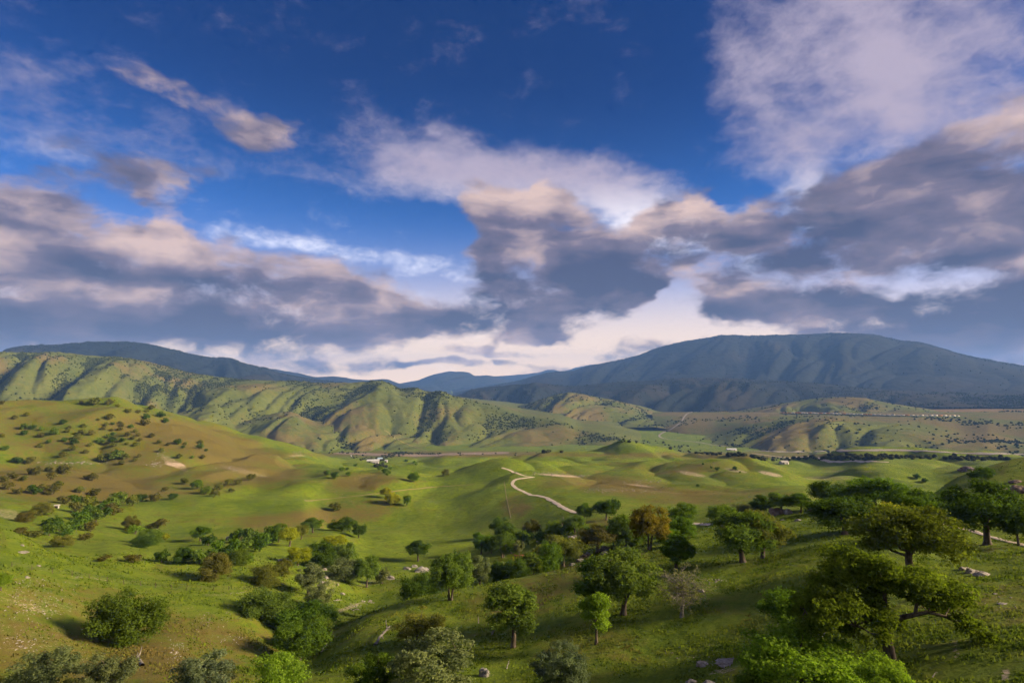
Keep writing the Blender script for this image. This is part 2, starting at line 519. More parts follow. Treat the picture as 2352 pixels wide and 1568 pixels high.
def build_profiles():
    us = sorted(COLUMNS)
    ths, lr, zz = [], [], []
    for u in us:
        pts = COLUMNS[u]
        th = float(pix_dir(u, 1100)[0])
        r = np.array([p[0] for p in pts], float)
        e = np.array([float(pix_dir(u, p[1])[1]) for p in pts])
        z = e * r                                   # relative to the camera
        r = np.concatenate([[2.0, 28.0], r, [2700, 5000, 10000, 17000]])
        z = np.concatenate([[-1.7, -17.6], z, [-268, -250, -235, -230]])
        ths.append(th)
        lr.append(np.log(r))
        zz.append(z)
    return np.array(ths), np.array(lr), np.array(zz)


P_TH, P_LR, P_Z = build_profiles()
TH = np.concatenate([np.linspace(-math.pi, -0.95, 40, endpoint=False), np.linspace(-0.95, 0.95, 780), np.linspace(0.95, math.pi, 41)[1:]])
LR = np.concatenate([np.linspace(math.log(2.0), math.log(50), 34, endpoint=False),
                     np.linspace(math.log(50), math.log(2300), 480, endpoint=False),
                     np.linspace(math.log(2300), math.log(17000), 40)])
RR = np.exp(LR)
lr_c = pchip(P_TH, P_LR, TH)           # (nth, K)
z_c = pchip(P_TH, P_Z, TH)
ZG = np.empty((len(TH), len(LR)))
for i in range(len(TH)):
    ZG[i] = pchip(lr_c[i], z_c[i], LR)
XG = np.sin(TH)[:, None] * RR[None]
YG = np.cos(TH)[:, None] * RR[None]
RG = np.broadcast_to(RR[None], ZG.shape)
UG, VG = dir_pix(TH[:, None], ZG / RG)


def hill(u, v, r, half_u, half_r, h, p=1.6):
    """extra mound: centre given by azimuth and distance"""
    th = float(pix_dir(u, v)[0])
    wu = half_u / FPX * r
    lat = (TH[:, None] - th) * r / wu
    dep = (RG - r) / half_r
    q = np.sqrt(lat ** 2 + dep ** 2)
    return h * np.exp(-np.clip(q, 0, 6) ** p * 1.2)


near = sstep(150, 600, RG)
ZG = ZG + hill(1432, 1018, 1150, 70, 140, 26) + hill(1300, 1035, 1120, 120, 120, 8) + hill(845, 1090, 640, 110, 80, 5)
ZG = ZG + hill(1180, 1080, 600, 60, 60, 4) + hill(690, 1100, 620, 60, 60, 4)
ZG = ZG + hill(1620, 1115, 560, 150, 60, 4) + hill(1560, 1075, 800, 120, 70, 6) + hill(1700, 1085, 760, 90, 60, 6)
ZG = ZG + hill(1910, 1060, 1300, 150, 160, 26) + hill(2060, 1080, 900, 110, 90, 14) + hill(2180, 1062, 1350, 130, 160, 26) + hill(1960, 1090, 760, 60, 60, 8)
ZG = ZG + hill(1010, 1062, 1250, 110, 130, 12) + hill(1130, 1068, 900, 90, 90, 8) + hill(930, 1075, 900, 70, 80, 6)
# rolling relief and erosion
bil = np.abs(perlin(XG / 210, YG / 210, 11)) * 2 - 0.6
ZG = ZG + near * sstep(300, 700, RG) * (1 - 0.8 * sstep(1800, 2100, RG)) * (bil * 9.0 + fbm(XG / 95, YG / 95, 3, 4) * 3.2)
fold = np.minimum(np.abs(perlin(XG / 120 + 0.4 * perlin(XG / 90, YG / 90, 15), YG / 190, 17)) * 2.4, 1) - 0.5
ZG = ZG + sstep(430, 620, RG) * (1 - sstep(1500, 1900, RG)) * sstep(-0.62, -0.30, TH)[:, None] * fold * 6.5
ZG = ZG + sstep(620, 800, RG) * (1 - sstep(1500, 1900, RG)) * sstep(-0.30, -0.45, TH)[:, None] * fold * 7.0
ZG = ZG + sstep(40, 160, RG) * fbm(XG / 48, YG / 48, 2, 21) * 0.9
ZG = ZG + fbm(XG / 11, YG / 11, 3, 31) * 0.16 * sstep(10, 60, RG)
ZG = ZG + np.abs(perlin(XG / 3.1, YG / 3.1, 41)) * 0.12 * sstep(20, 60, RG) * (1 - sstep(200, 420, RG))
UG, VG = dir_pix(TH[:, None], ZG / RG)


def zone(u, v, ru, rv, rot=0.0):
    c, s = math.cos(math.radians(rot)), math.sin(math.radians(rot))
    du, dv = UG - u, VG - v
    q = np.hypot((du * c - dv * s) / ru, (du * s + dv * c) / rv)
    return np.clip(1 - q, 0, 1)


front = (np.abs(TH) < 0.9)[:, None]
dry = 0.16 + 0.0 * ZG
for w, *z in [
    (0.48, 180, 1000, 520, 150, -8), (0.52, 520, 1030, 300, 60, -16), (0.65, 130, 1115, 420, 60, -3), (0.45, 560, 1100, 200, 40, 0),
    (0.52, 100, 1520, 520, 170, -12), (0.45, 480, 1500, 260, 120, 0), (0.4, 250, 1390, 340, 60, -12),
    (0.5, 1370, 1110, 240, 34, -4), (0.42, 1500, 1135, 220, 30, -4), (0.25, 1650, 1090, 240, 40, 0), (0.25, 1500, 1075, 260, 30, 0),
    (0.8, 820, 1110, 120, 34, 8), (0.7, 800, 1170, 180, 46, 6), (0.5, 640, 1200, 160, 40, 0),
    (0.25, 1300, 1330, 380, 60, 14), (0.2, 1150, 1420, 260, 60, 20), (0.3, 1380, 1480, 200, 80, 0), (0.2, 1750, 1400, 260, 90, 0),
    (0.15, 1650, 1520, 260, 90, 0), (0.15, 2260, 1420, 200, 120, 0), (0.8, 1180, 1160, 60, 40, 0), (0.7, 1000, 1043, 460, 12, 0), (0.6, 1700, 1045, 500, 12, 0),
    (-0.4, 700, 1290, 300, 60, -4), (-0.4, 350, 1275, 260, 40, 0), (-0.4, 960, 1270, 220, 60, 0), (-0.3, 700, 1140, 300, 40, 0), (-0.4, 1100, 1150, 160, 60, 0),
    (-0.3, 2000, 1230, 420, 70, 0), (0.35, 1440, 1200, 200, 24, 0), (0.4, 1700, 1140, 200, 30, 0),
]:
    dry = dry + w * sstep(0, 0.7, zone(*z))
dry = dry * np.where(front, 1, 0.6)
bare = 0.0 * ZG
for w, *z in [
    (0.34, 110, 1480, 260, 90, -20), (0.34, 90, 1380, 200, 40, -12), (0.26, 480, 1430, 90, 60, 0), (0.26, 410, 1490, 60, 40, 0), (0.42, 20, 1180, 60, 22, -10),
    (0.36, 270, 1064, 220, 7, -1), (0.42, 400, 1063, 70, 16, -30), (0.40, 560, 1082, 110, 12, -14), (0.45, 680, 1046, 40, 6, 0),
    (0.36, 735, 1107, 44, 7, -6), (0.33, 1300, 1090, 140, 6, -2), (0.33, 1390, 1104, 220, 6, -6), (0.33, 1520, 1128, 110, 10, -10), (0.33, 1560, 1108, 120, 8, -8),
    (0.45, 1590, 1088, 60, 8, -10), (0.5, 1770, 1088, 50, 8, -12), (0.45, 1690, 1080, 50, 8, -10), (0.40, 1900, 1098, 110, 10, 0), (0.4, 1960, 1082, 120, 6, 0),
    (0.17, 1120, 1185, 90, 20, 20), (0.17, 1050, 1205, 110, 14, 18), (0.2, 1190, 1175, 60, 30, -20),
    (0.40, 850, 1338, 60, 12, 16), (0.45, 800, 1395, 70, 10, 20), (0.40, 760, 1340, 50, 24, 20), (0.40, 500, 1365, 60, 5, 0), (0.45, 230, 1330, 60, 4, -10),
    (0.45, 1660, 1540, 60, 10, 10), (0.45, 1770, 1500, 40, 10, 0), (0.40, 2195, 1490, 14, 60, 8), (0.45, 2310, 1550, 20, 34, 0), (0.38, 1630, 1350, 44, 12, 12),
    (0.42, 1880, 1452, 50, 8, 4), (0.36, 2300, 1395, 24, 8, 0), (0.34, 1120, 1550, 60, 14, 0), (0.2, 820, 1130, 60, 36, 10), (0.2, 770, 1160, 60, 26, 0),
    (0.30, 960, 1042, 200, 6, 0), (0.3, 800, 1036, 120, 4, 0), (0.36, 1830, 1048, 140, 4, 0),
]:
    bare = bare + w * sstep(0, 0.6, zone(*z))
bare = np.where(front & (RG > 40), bare, 0) + 0.06
V = np.stack([XG, YG, ZG + CZ], -1)
me = new_mesh('ground', V, grid_quads(*ZG.shape)[:, ::-1], attrs={'dry': dry, 'bare': bare})
ground = link('ground', me, M_GRASS, kind='structure', label='rolling green and brown grassland falling away into the valley', category='ground')

GRIDS = [(TH, LR, ZG)]          # every land sheet, for setting things down on it


# ------------------------------------------------------------------ hills and mountains beyond the valley
def land_patch(name, label, crest, rc, base_v, rb, rback, mat, lam=(420, 150), amp=0.34, seed=1, nu=420, ns=110, drift=0.35,
               crest_noise=0.012, dryness=0.5, shape=0.5, back_drop=0.5, plain=None, dry_back=0.0, wobf=0.5):
    cu = np.array([c[0] for c in crest], float)
    cv = np.array([c[1] for c in crest], float)
    u = np.linspace(cu[0], cu[-1], nu)
    v = pchip(cu, cv, u)
    bv = np.interp(u, [b[0] for b in base_v], [b[1] for b in base_v])
    th, ec = pix_dir(u, v)
    _, eb = pix_dir(u, bv)
    rcu = np.interp(u, cu, rc) if np.ndim(rc) else np.full(nu, float(rc))
    s = np.concatenate([np.linspace(0, 1, ns), np.linspace(1, 2, ns // 3)[1:]])
    zb, zc = eb * rb - 12.0, ec * rcu
    S = s[None]
    f = np.clip(S, 0, 1)
    lnr = np.where(S <= 1, np.log(rb) + (np.log(rcu)[:, None] - np.log(rb)) * f,
                   np.log(rcu)[:, None] + (math.log(rback) - np.log(rcu)[:, None]) * (S - 1))
    R = np.exp(lnr)
    g = (1 - shape) * f + shape * (f * f * (3 - 2 * f))
    Z = zb[:, None] + (zc - zb)[:, None] * g
    bk = np.clip(S - 1, 0, 1)
    if plain is None:
        Z = np.where(S > 1, zc[:, None] - (zc - zb)[:, None] * back_drop * bk ** 1.3, Z)
    else:
        _, ep = pix_dir(u, np.full(nu, float(plain)))
        zp = ep * rback
        Z = np.where(S > 1, zc[:, None] + (zp - zc)[:, None] * sstep(0, 0.35, bk) * 0.35 + (zp - zc)[:, None] * 0.65 * bk, Z)
    lat = th[:, None] * rcu[:, None]
    rel = np.maximum(zc - zb, 20)[:, None]
    wob = perlin(lat / (lam[0] * 1.7), S * 1.3, seed + 50) * lam[0] * wobf
    q = lat + wob + drift * rcu[:, None] * 0.25 * (1 - f)
    b1 = np.abs(perlin(q / lam[0], S * 0.9 + 3.0, seed))
    b2 = np.abs(perlin(q / lam[1] + 0.3 * b1, S * 2.6, seed + 9))
    b3 = perlin(q / (lam[1] * 0.35), R / (lam[1] * 0.35), seed + 19)
    w = (np.sin(np.pi * np.clip(f, 0.0, 1) ** 0.8) * 0.9 + 0.06) * np.where(S > 1, np.clip(1 - (S - 1) * 3, 0.2, 1), 1)
    Z = Z + rel * amp * w * (np.minimum(b1 * 2.2, 1.0) - 0.62) + rel * amp * 0.36 * w * (np.minimum(b2 * 2.2, 1) - 0.5) + rel * amp * 0.05 * b3
    Z = Z + rel * crest_noise * fbm(lat / 60, R / 60, 3, seed + 33)
    X = np.sin(th)[:, None] * R
    Y = np.cos(th)[:, None] * R
    dr = dryness + 0.9 * fbm(lat / (lam[0] * 1.2), R / (lam[0] * 1.2), 3, seed + 5) + 0.5 * (np.minimum(b1 * 2, 1) - 0.6)
    dr = dr + dry_back * sstep(1.0, 1.15, S)
    br = 0.05 + 0.32 * sstep(0.10, 0.02, b2) * sstep(0.35, 0.05, f) + 0.14 * sstep(0.3, 0.6, perlin(lat / 120, R / 120, seed + 71))
    me = new_mesh(name, np.stack([X, Y, Z + CZ], -1), grid_quads(*Z.shape)[:, ::-1], attrs={'dry': dr, 'bare': br})
    o = link(name, me, mat, kind='structure', label=label, category='hill' if 'hill' in name else 'mountain')
    GRIDS.append((th, lnr, Z))
    return dict(th=th, R=R, Z=Z, X=X, Y=Y, b1=b1, b2=b2, f=np.broadcast_to(f, R.shape), S=np.broadcast_to(S, R.shape), o=o)


wooded_range = land_patch('range_hills', 'olive green grassy range with wooded gullies beyond the valley floor',
    [(-420, 815), (-200, 818), (0, 808), (99, 808), (205, 817), (263, 818), (308, 826), (376, 840), (444, 856), (506, 866), (581, 873), (684, 875), (752, 880), (815, 879),
     (866, 873), (893, 880), (924, 893), (951, 890), (982, 899), (1013, 898), (1040, 909), (1088, 922), (1157, 941), (1201, 955), (1259, 963), (1293, 970),
     (1327, 985), (1396, 998), (1447, 1013), (1500, 1034), (1540, 1050)],
    [4300, 4200, 4000, 4000, 3900, 3900, 3900, 3900, 3800, 3700, 3600, 3600, 3500, 3400, 3300, 3300, 3200, 3150, 3100, 3000, 3000, 2950, 2850, 2750, 2650, 2600,
     2550, 2450, 2400, 2350, 2300],
    [(-420, 1036), (0, 1038), (760, 1040), (1250, 1036), (1540, 1044)], 2180, 6200, M_HILL, (430, 140), 0.29, 3, 600, 140, 0.5, dryness=0.22)
front_spur = land_patch('spur_hills', 'lower grassy spurs stepping down in front of the wooded range',
    [(180, 1040), (300, 985), (420, 945), (495, 928), (545, 972), (590, 960), (660, 945), (730, 968), (800, 962), (870, 975), (950, 985), (1040, 1008), (1110, 1036)],
    2650, [(180, 1045), (700, 1041), (1110, 1038)], 2120, 3300, M_HILL, (230, 80), 0.42, 14, 360, 90, 0.3, dryness=0.40)
canyon_hill = land_patch('canyon_hills', 'dark scrubby hill with sunlit ridges at the canyon mouth',
    [(1090, 960), (1150, 945), (1220, 925), (1270, 908), (1307, 902), (1362, 910), (1430, 924), (1500, 948), (1560, 966), (1620, 985)],
    3900, [(1090, 980), (1300, 978), (1500, 975), (1620, 990)], 3050, 5000, M_HILL, (330, 120), 0.42, 23, 300, 90, 0.3, dryness=0.5)
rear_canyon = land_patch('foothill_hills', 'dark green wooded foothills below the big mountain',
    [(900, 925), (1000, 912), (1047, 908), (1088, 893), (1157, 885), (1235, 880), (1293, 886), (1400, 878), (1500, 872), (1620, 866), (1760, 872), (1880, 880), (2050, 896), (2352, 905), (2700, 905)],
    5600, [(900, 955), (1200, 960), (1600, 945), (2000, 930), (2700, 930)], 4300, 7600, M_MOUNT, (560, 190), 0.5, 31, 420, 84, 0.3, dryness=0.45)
river_hill = land_patch('river_hills', 'smooth grassy hills with scattered oaks above the far road',
    [(1500, 1030), (1570, 1006), (1632, 1000), (1712, 980), (1785, 968), (1840, 963), (1913, 959), (1968, 966), (2077, 975), (2150, 986), (2223, 998), (2267, 997), (2296, 1002), (2352, 1010), (2600, 1015), (2800, 1000)],
    2850, [(1500, 1036), (1900, 1036), (2352, 1042), (2800, 1045)], 2150, 3700, M_HILL, (300, 105), 0.75, 47, 460, 110, 0.4, dryness=0.30, wobf=0.22, plain=946, dry_back=0.3)
plain_patch = land_patch('plain_hills', 'flat reddish brown plain dotted with oaks below the mountain',
    [(1400, 965), (1560, 945), (1700, 938), (1850, 936), (2000, 934), (2352, 930), (2800, 930)],
    4700, [(1400, 990), (1560, 970), (1800, 964), (2352, 966), (2800, 966)], 3250, 6400, M_PLAIN, (600, 200), 0.10, 51, 400, 80, 0.2, dryness=0.8, shape=0.0, back_drop=-0.15)
train_hill = land_patch('railway_hills', 'low rounded hill with shaded flank behind the railway',
    [(1640, 962), (1727, 940), (1785, 929), (1858, 917), (1931, 911), (1979, 913), (2033, 924), (2114, 939), (2187, 951), (2240, 957)],
    4000, [(1640, 966), (1900, 956), (2240, 958)], 3480, 4700, M_HILL, (300, 110), 0.42, 61, 260, 80, 0.3, dryness=0.5)
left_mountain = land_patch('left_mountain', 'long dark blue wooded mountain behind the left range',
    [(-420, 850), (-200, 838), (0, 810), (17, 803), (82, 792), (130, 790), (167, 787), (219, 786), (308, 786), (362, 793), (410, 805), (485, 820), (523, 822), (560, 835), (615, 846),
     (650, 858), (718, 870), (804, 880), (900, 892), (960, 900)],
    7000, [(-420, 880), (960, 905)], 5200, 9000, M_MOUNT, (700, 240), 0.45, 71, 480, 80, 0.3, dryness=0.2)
right_mountain = land_patch('right_mountain', 'massive dark blue mountain on the right, cloud shade painted into its flanks',
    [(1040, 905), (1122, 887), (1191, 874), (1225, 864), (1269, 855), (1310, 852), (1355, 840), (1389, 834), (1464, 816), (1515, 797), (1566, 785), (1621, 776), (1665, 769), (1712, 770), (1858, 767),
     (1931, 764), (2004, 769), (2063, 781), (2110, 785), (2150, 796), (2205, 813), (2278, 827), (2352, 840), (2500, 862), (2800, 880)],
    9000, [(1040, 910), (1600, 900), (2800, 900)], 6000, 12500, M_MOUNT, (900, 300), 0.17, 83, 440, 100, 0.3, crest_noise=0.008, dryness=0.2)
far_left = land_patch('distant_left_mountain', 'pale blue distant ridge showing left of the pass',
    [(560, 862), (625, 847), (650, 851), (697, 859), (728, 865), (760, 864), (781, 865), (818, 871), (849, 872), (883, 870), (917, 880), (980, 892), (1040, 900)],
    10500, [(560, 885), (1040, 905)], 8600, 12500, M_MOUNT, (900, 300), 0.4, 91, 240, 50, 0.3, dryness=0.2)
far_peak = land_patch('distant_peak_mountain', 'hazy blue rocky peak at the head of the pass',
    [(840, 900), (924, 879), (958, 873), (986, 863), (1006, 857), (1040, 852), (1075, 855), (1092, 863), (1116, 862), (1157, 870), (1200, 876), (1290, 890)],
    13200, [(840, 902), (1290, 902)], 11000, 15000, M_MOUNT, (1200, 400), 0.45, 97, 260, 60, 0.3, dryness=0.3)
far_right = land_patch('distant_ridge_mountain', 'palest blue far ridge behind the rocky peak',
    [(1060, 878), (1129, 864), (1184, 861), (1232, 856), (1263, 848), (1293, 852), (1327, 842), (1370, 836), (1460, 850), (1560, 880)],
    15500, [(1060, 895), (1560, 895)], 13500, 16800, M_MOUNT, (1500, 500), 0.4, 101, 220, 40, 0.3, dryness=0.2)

# ------------------------------------------------------------------ air
hz = bpy.data.materials.new('pale_haze')
hz.use_nodes = True
b = NB(hz.node_tree)
pv = b.node('ShaderNodeVolumePrincipled')
pv.inputs['Color'].default_value = (0.19, 0.41, 1.0, 1)
pv.inputs['Density'].default_value = 4.6e-5
pv.inputs['Anisotropy'].default_value = 0.0
ho = b.node('ShaderNodeOutputMaterial')
b.put(ho.inputs['Volume'], pv.outputs[0])
zmin = min(float(g[2].min()) for g in GRIDS) + CZ - 1.0
zmax = max(float(g[2].max()) for g in GRIDS) + CZ + 60.0
hx = 17600.0
hv = [(x, y, z) for x in (-hx, hx) for y in (-hx, hx) for z in (zmin, zmax)]
hq = [(0, 1, 3, 2), (4, 6, 7, 5), (0, 4, 5, 1), (2, 3, 7, 6), (0, 2, 6, 4), (1, 5, 7, 3)]
link('haze', new_mesh('haze', hv, hq, smooth=False), hz, kind='stuff', label='thin blue evening haze filling the valley air', category='haze')

# ------------------------------------------------------------------ setting things down
def interp_grid(g, th):
    gth, glr, gz = g
    if th < gth[0] or th > gth[-1]:
        return None
    i = int(np.clip(np.searchsorted(gth, th) - 1, 0, len(gth) - 2))
    t = (th - gth[i]) / (gth[i + 1] - gth[i])
    z = gz[i] * (1 - t) + gz[i + 1] * t
    lr = glr if glr.ndim == 1 else glr[i] * (1 - t) + glr[i + 1] * t
    return np.exp(lr), z


def drop_pixel(u, v, only=None):
    """first land point seen through a measured pixel"""
    th, e = pix_dir(u, v)
    th, e = float(th), float(e)
    best = None
    for g in (GRIDS if only is None else [GRIDS[only]]):
        k = interp_grid(g, th)
        if k is None:
            continue
        r, z = k
        d = z - e * r
        hit = np.nonzero((d[:-1] < 0) & (d[1:] >= 0) & (r[1:] > 30))[0]
        if len(hit):
            i = hit[0]
            t = -d[i] / (d[i + 1] - d[i])
            rr = r[i] + (r[i + 1] - r[i]) * t
            zz = z[i] + (z[i + 1] - z[i]) * t
            if best is None or rr < best[0]:
                best = (rr, zz)
    if best is None:
        return None
    r, z = best
    return np.array([math.sin(th) * r, math.cos(th) * r, z + CZ])


def on_land(x, y):
    """top land height at a plan position"""
    th, r = math.atan2(x, y), math.hypot(x, y)
    best = -1e9
    for g in GRIDS:
        k = interp_grid(g, th)
        if k is None or r < k[0][0] or r > k[0][-1]:
            continue
        best = max(best, float(np.interp(math.log(r), np.log(k[0]), k[1])))
    return best + CZ


def at_range(u, r):
    th = float(pix_dir(u, 1200)[0])
    x, y = math.sin(th) * r, math.cos(th) * r
    return np.array([x, y, on_land(x, y)])


def z_at(p, v, u):
    """height of the ray through pixel (u,v) above plan position p"""
    _, e = pix_dir(u, v)
    return CZ + float(e) * math.hypot(p[0], p[1])


# ------------------------------------------------------------------ vegetation materials
def leaf_material():
    mat = bpy.data.materials.new('oak_leaves')
    mat.use_nodes = True
    b = NB(mat.node_tree)
    oi = b.node('ShaderNodeObjectInfo')
    t = b.attr('tint')
    col = b.mix(1.0, oi.outputs['Color'], b.mix(t, (0.55, 0.60, 0.60), (1.45, 1.35, 1.1)), 'MULTIPLY')
    df = b.node('ShaderNodeBsdfDiffuse')
    b.put(df.inputs[0], col)
    tr = b.node('ShaderNodeBsdfTranslucent')
    b.put(tr.inputs[0], b.mix(1.0, col, (1.15, 1.25, 0.5), 'MULTIPLY'))
    mx = b.node('ShaderNodeMixShader')
    mx.inputs[0].default_value = 0.5
    b.put(mx.inputs[1], df.outputs[0])
    b.put(mx.inputs[2], tr.outputs[0])
    out = b.node('ShaderNodeOutputMaterial')
    b.put(out.inputs[0], mx.outputs[0])
    return mat


def simple_material(name, c1, c2, scale, rough=0.9, bump=0.4, detail=6, spec=0.2, stretch=(1, 1, 1), bdist=0.05, coords='Object'):
    mat = bpy.data.materials.new(name)
    mat.use_nodes = True
    b = NB(mat.node_tree)
    tc = b.node('ShaderNodeTexCoord')
    P = b.v('MULTIPLY', tc.outputs[coords], stretch)
    n = b.noise(P, scale, detail, 0.65)
    p = b.node('ShaderNodeBsdfPrincipled')
    b.put(p.inputs['Base Color'], b.mix(b.ramp(n, 0.32, 0.68), c1, c2))
    p.inputs['Roughness'].default_value = rough
    p.inputs['Specular IOR Level'].default_value = spec
    bm = b.node('ShaderNodeBump')
    bm.inputs['Strength'].default_value = bump
    bm.inputs['Distance'].default_value = bdist
    b.put(bm.inputs['Height'], n)
    b.put(p.inputs['Normal'], bm.outputs[0])
    out = b.node('ShaderNodeOutputMaterial')
    b.put(out.inputs[0], p.outputs[0])
    return mat


M_LEAF = leaf_material()
M_BARK = simple_material('oak_bark', (0.042, 0.034, 0.026), (0.135, 0.112, 0.088), 2.2, 0.95, 0.8, stretch=(1, 1, 0.25))
M_DEAD = simple_material('weathered_wood', (0.10, 0.092, 0.082), (0.28, 0.26, 0.235), 3.0, 0.9, 0.6, stretch=(1, 1, 0.3))


# ------------------------------------------------------------------ tree building blocks
def tube(pts, rads, sides=6):
    pts = [np.asarray(p, float) for p in pts]
    vs, qs = [], []
    for i, (p, r) in enumerate(zip(pts, rads)):
        d = pts[min(i + 1, len(pts) - 1)] - pts[max(i - 1, 0)]
        d = d / (np.linalg.norm(d) + 1e-9)
        a = np.cross(d, (0.31, 0.87, 0.38) if abs(d[2]) > 0.8 else (0, 0, 1.0))
        a /= np.linalg.norm(a) + 1e-9
        c = np.cross(d, a)
        for k in range(sides):
            t = 2 * math.pi * k / sides
            vs.append(p + r * (math.cos(t) * a + math.sin(t) * c))
    for i in range(len(pts) - 1):
        for k in range(sides):
            k2 = (k + 1) % sides
            qs.append((i * sides + k, i * sides + k2, (i + 1) * sides + k2, (i + 1) * sides + k))
    return np.array(vs), np.array(qs)


def join(parts):
    vs, qs, n = [], [], 0
    for v, q in parts:
        vs.append(v)
        qs.append(q + n)
        n += len(v)
    return np.concatenate(vs), np.concatenate(qs)


def wiggle(rng, p0, p1, n=4, amp=0.12, sag=0.0):
    p0, p1 = np.asarray(p0, float), np.asarray(p1, float)
    L = np.linalg.norm(p1 - p0)
    out = []
    for k in range(n + 1):
        t = k / n
        p = p0 + (p1 - p0) * t
        if 0 < k < n:
            p = p + rng.normal(0, amp * L / n, 3)
        p[2] += sag * L * math.sin(math.pi * t)
        out.append(p)
    return out


def leaves(rng, lobes, n, size, up=0.25, shell=0.55, flat=0.8):
    L = np.array(lobes, float)
    w = L[:, 3] ** 2
    idx = rng.choice(len(L), n, p=w / w.sum())
    d = rng.normal(size=(n, 3))
    d /= np.linalg.norm(d, axis=1, keepdims=True)
    d[:, 2] = np.where((d[:, 2] < -0.45) & (rng.random(n) < 0.6), -d[:, 2] * rng.uniform(0, 1, n), d[:, 2])
    rad = (shell + (1.05 - shell) * rng.random(n) ** 0.6)
    # lumpy outline of each lobe
    lump = 1 + 0.30 * np.sin(d[:, 0] * 5.1 + idx * 1.7) * np.cos(d[:, 1] * 4.7 + idx) + 0.22 * np.sin(d[:, 2] * 7 + idx * 0.9)
    rad = rad * lump
    c = L[idx, :3] + d * (L[idx, 3] * rad)[:, None] * np.array([1, 1, flat])
    nrm = d * 0.7 + np.array([0, 0, up]) + rng.normal(0, 0.45, (n, 3))
    nrm /= np.linalg.norm(nrm, axis=1, keepdims=True)
    t = np.cross(nrm, rng.normal(size=(n, 3)))
    t /= np.linalg.norm(t, axis=1, keepdims=True) + 1e-9
    b = np.cross(nrm, t)
    s = size * rng.uniform(0.6, 1.5, n)[:, None]
    q = np.stack([c - t * s * 0.75, c - b * s * 0.42 + nrm * s * 0.12, c + t * s * 0.75, c + b * s * 0.42 + nrm * s * 0.12], 1)
    lt = rng.uniform(0.25, 0.75, len(L))
    tint = np.clip(lt[idx] + rng.normal(0, 0.16, n), 0, 1)
    return q.reshape(-1, 3), np.arange(n * 4).reshape(-1, 4), np.repeat(tint, 4)


def dome_lobes(rng, w, h0, h1, n, lr, inner=0.25, top=1.0):
    out = []
    cz, cc = (h0 + h1) / 2, (h1 - h0) / 2
    k = 0
    while len(out) < n:
        a = k * 2.399963 + rng.uniform(-0.4, 0.4)
        zz = rng.uniform(-0.85, 0.95)
        f = rng.uniform(0.2, 0.55) if rng.random() < inner else rng.uniform(0.58, 1.02)
        q = math.sqrt(max(0.05, 1 - zz * zz)) if zz > -0.35 else math.sqrt(1 - 0.1225) * (0.75 + 0.25 * (1 + zz))
        r = lr * w * rng.uniform(0.55, 1.45)
        x, y = math.cos(a) * q * f * (w / 2 - r * 0.5), math.sin(a) * q * f * (w / 2 - r * 0.5)
        out.append((x, y, cz + zz * f * max(0.3, cc - r * 0.3), r))
        k += 1
    return out


PROTO = {}


def proto(name, seed, h=10.0, w=10.0, bottom=0.18, nl=30, lr=0.15, nleaf=6000, lsize=0.34, trunk=0.035, limbs=9, lean=0.0, split=1,
          lobes=None, skeleton=None, up=0.25, shell=0.5, inner=0.25):
    rng = np.random.default_rng(seed)
    if lobes is None:
        lobes = dome_lobes(rng, w, bottom * h, h * 0.99, nl, lr, inner)
    parts = []
    tr = trunk * h
    limb_meshes = []
    if skeleton:
        for kk, (pts, r0, r1) in enumerate(skeleton):
            pts = [np.asarray(p, float) for p in pts]
            rr = np.linspace(r0, r1, len(pts))
            if kk == 0:
                parts.append(tube(pts, rr, 10))
            else:
                lm = new_mesh(name + '_limb', *tube(pts, rr, 8))
                lm.materials.append(M_BARK)
                limb_meshes.append(lm)
        tops = [np.asarray(s[0][-1], float) for s in skeleton] + [np.asarray(p, float) for s in skeleton for p in s[0][2:]]
        for lb in lobes:
            c = np.array(lb[:3])
            s = min(tops, key=lambda t: np.linalg.norm(t - c))
            if np.linalg.norm(s - c) > lb[3] * 0.5:
                parts.append(tube(wiggle(rng, s, c, 4, 0.2), np.linspace(0.11, 0.03, 5), 5))
    else:
        th = max(bottom + 0.14, 0.22) * h
        for sp in range(split):
            off = (sp - (split - 1) / 2) * 0.06 * w
            base = np.array([off, rng.normal(0, 0.1) * (split > 1), -0.25])
            mid = np.array([off * 1.6 + lean * th * 0.5 + rng.normal(0, 0.12), rng.normal(0, 0.12), th * 0.5])
            topp = np.array([off * 3 + lean * th + rng.normal(0, 0.2), rng.normal(0, 0.2), th])
            f = 1.0 / math.sqrt(split)
            parts.append(tube([base, base * 0.6 + mid * 0.4 + np.array([0, 0, 0.1]), mid, topp, topp + np.array([lean, 0, h * 0.16])],
                              [tr * 1.7 * f, tr * 1.1 * f, tr * 0.95 * f, tr * 0.85 * f, tr * 0.45 * f], 9))
            picks = rng.permutation(len(lobes))[:max(3, limbs // split)]
            for i in picks:
                c = np.array(lobes[i][:3])
                s = topp + np.array([0, 0, rng.uniform(-0.1, 0.12) * h])
                parts.append(tube(wiggle(rng, s, c, 4, 0.25, 0.06), np.linspace(tr * 0.5, tr * 0.10, 5) * f, 5))
    v, q = join(parts)
    tm = new_mesh(name + '_trunk', v, q)
    tm.materials.append(M_BARK)
    lv, lq, lt = leaves(rng, lobes, nleaf, lsize, up, shell)
    cm = new_mesh(name + '_crown', lv, lq, smooth=False, attrs={'tint': lt})
    cm.materials.append(M_LEAF)
    # measured native size of the crown
    PROTO[name] = dict(limbs=limb_meshes, trunk=tm, crown=cm, h=float(np.percentile(lv[:, 2], 99.7)), w=float(np.percentile(lv[:, 0], 99.3) - np.percentile(lv[:, 0], 0.7)))


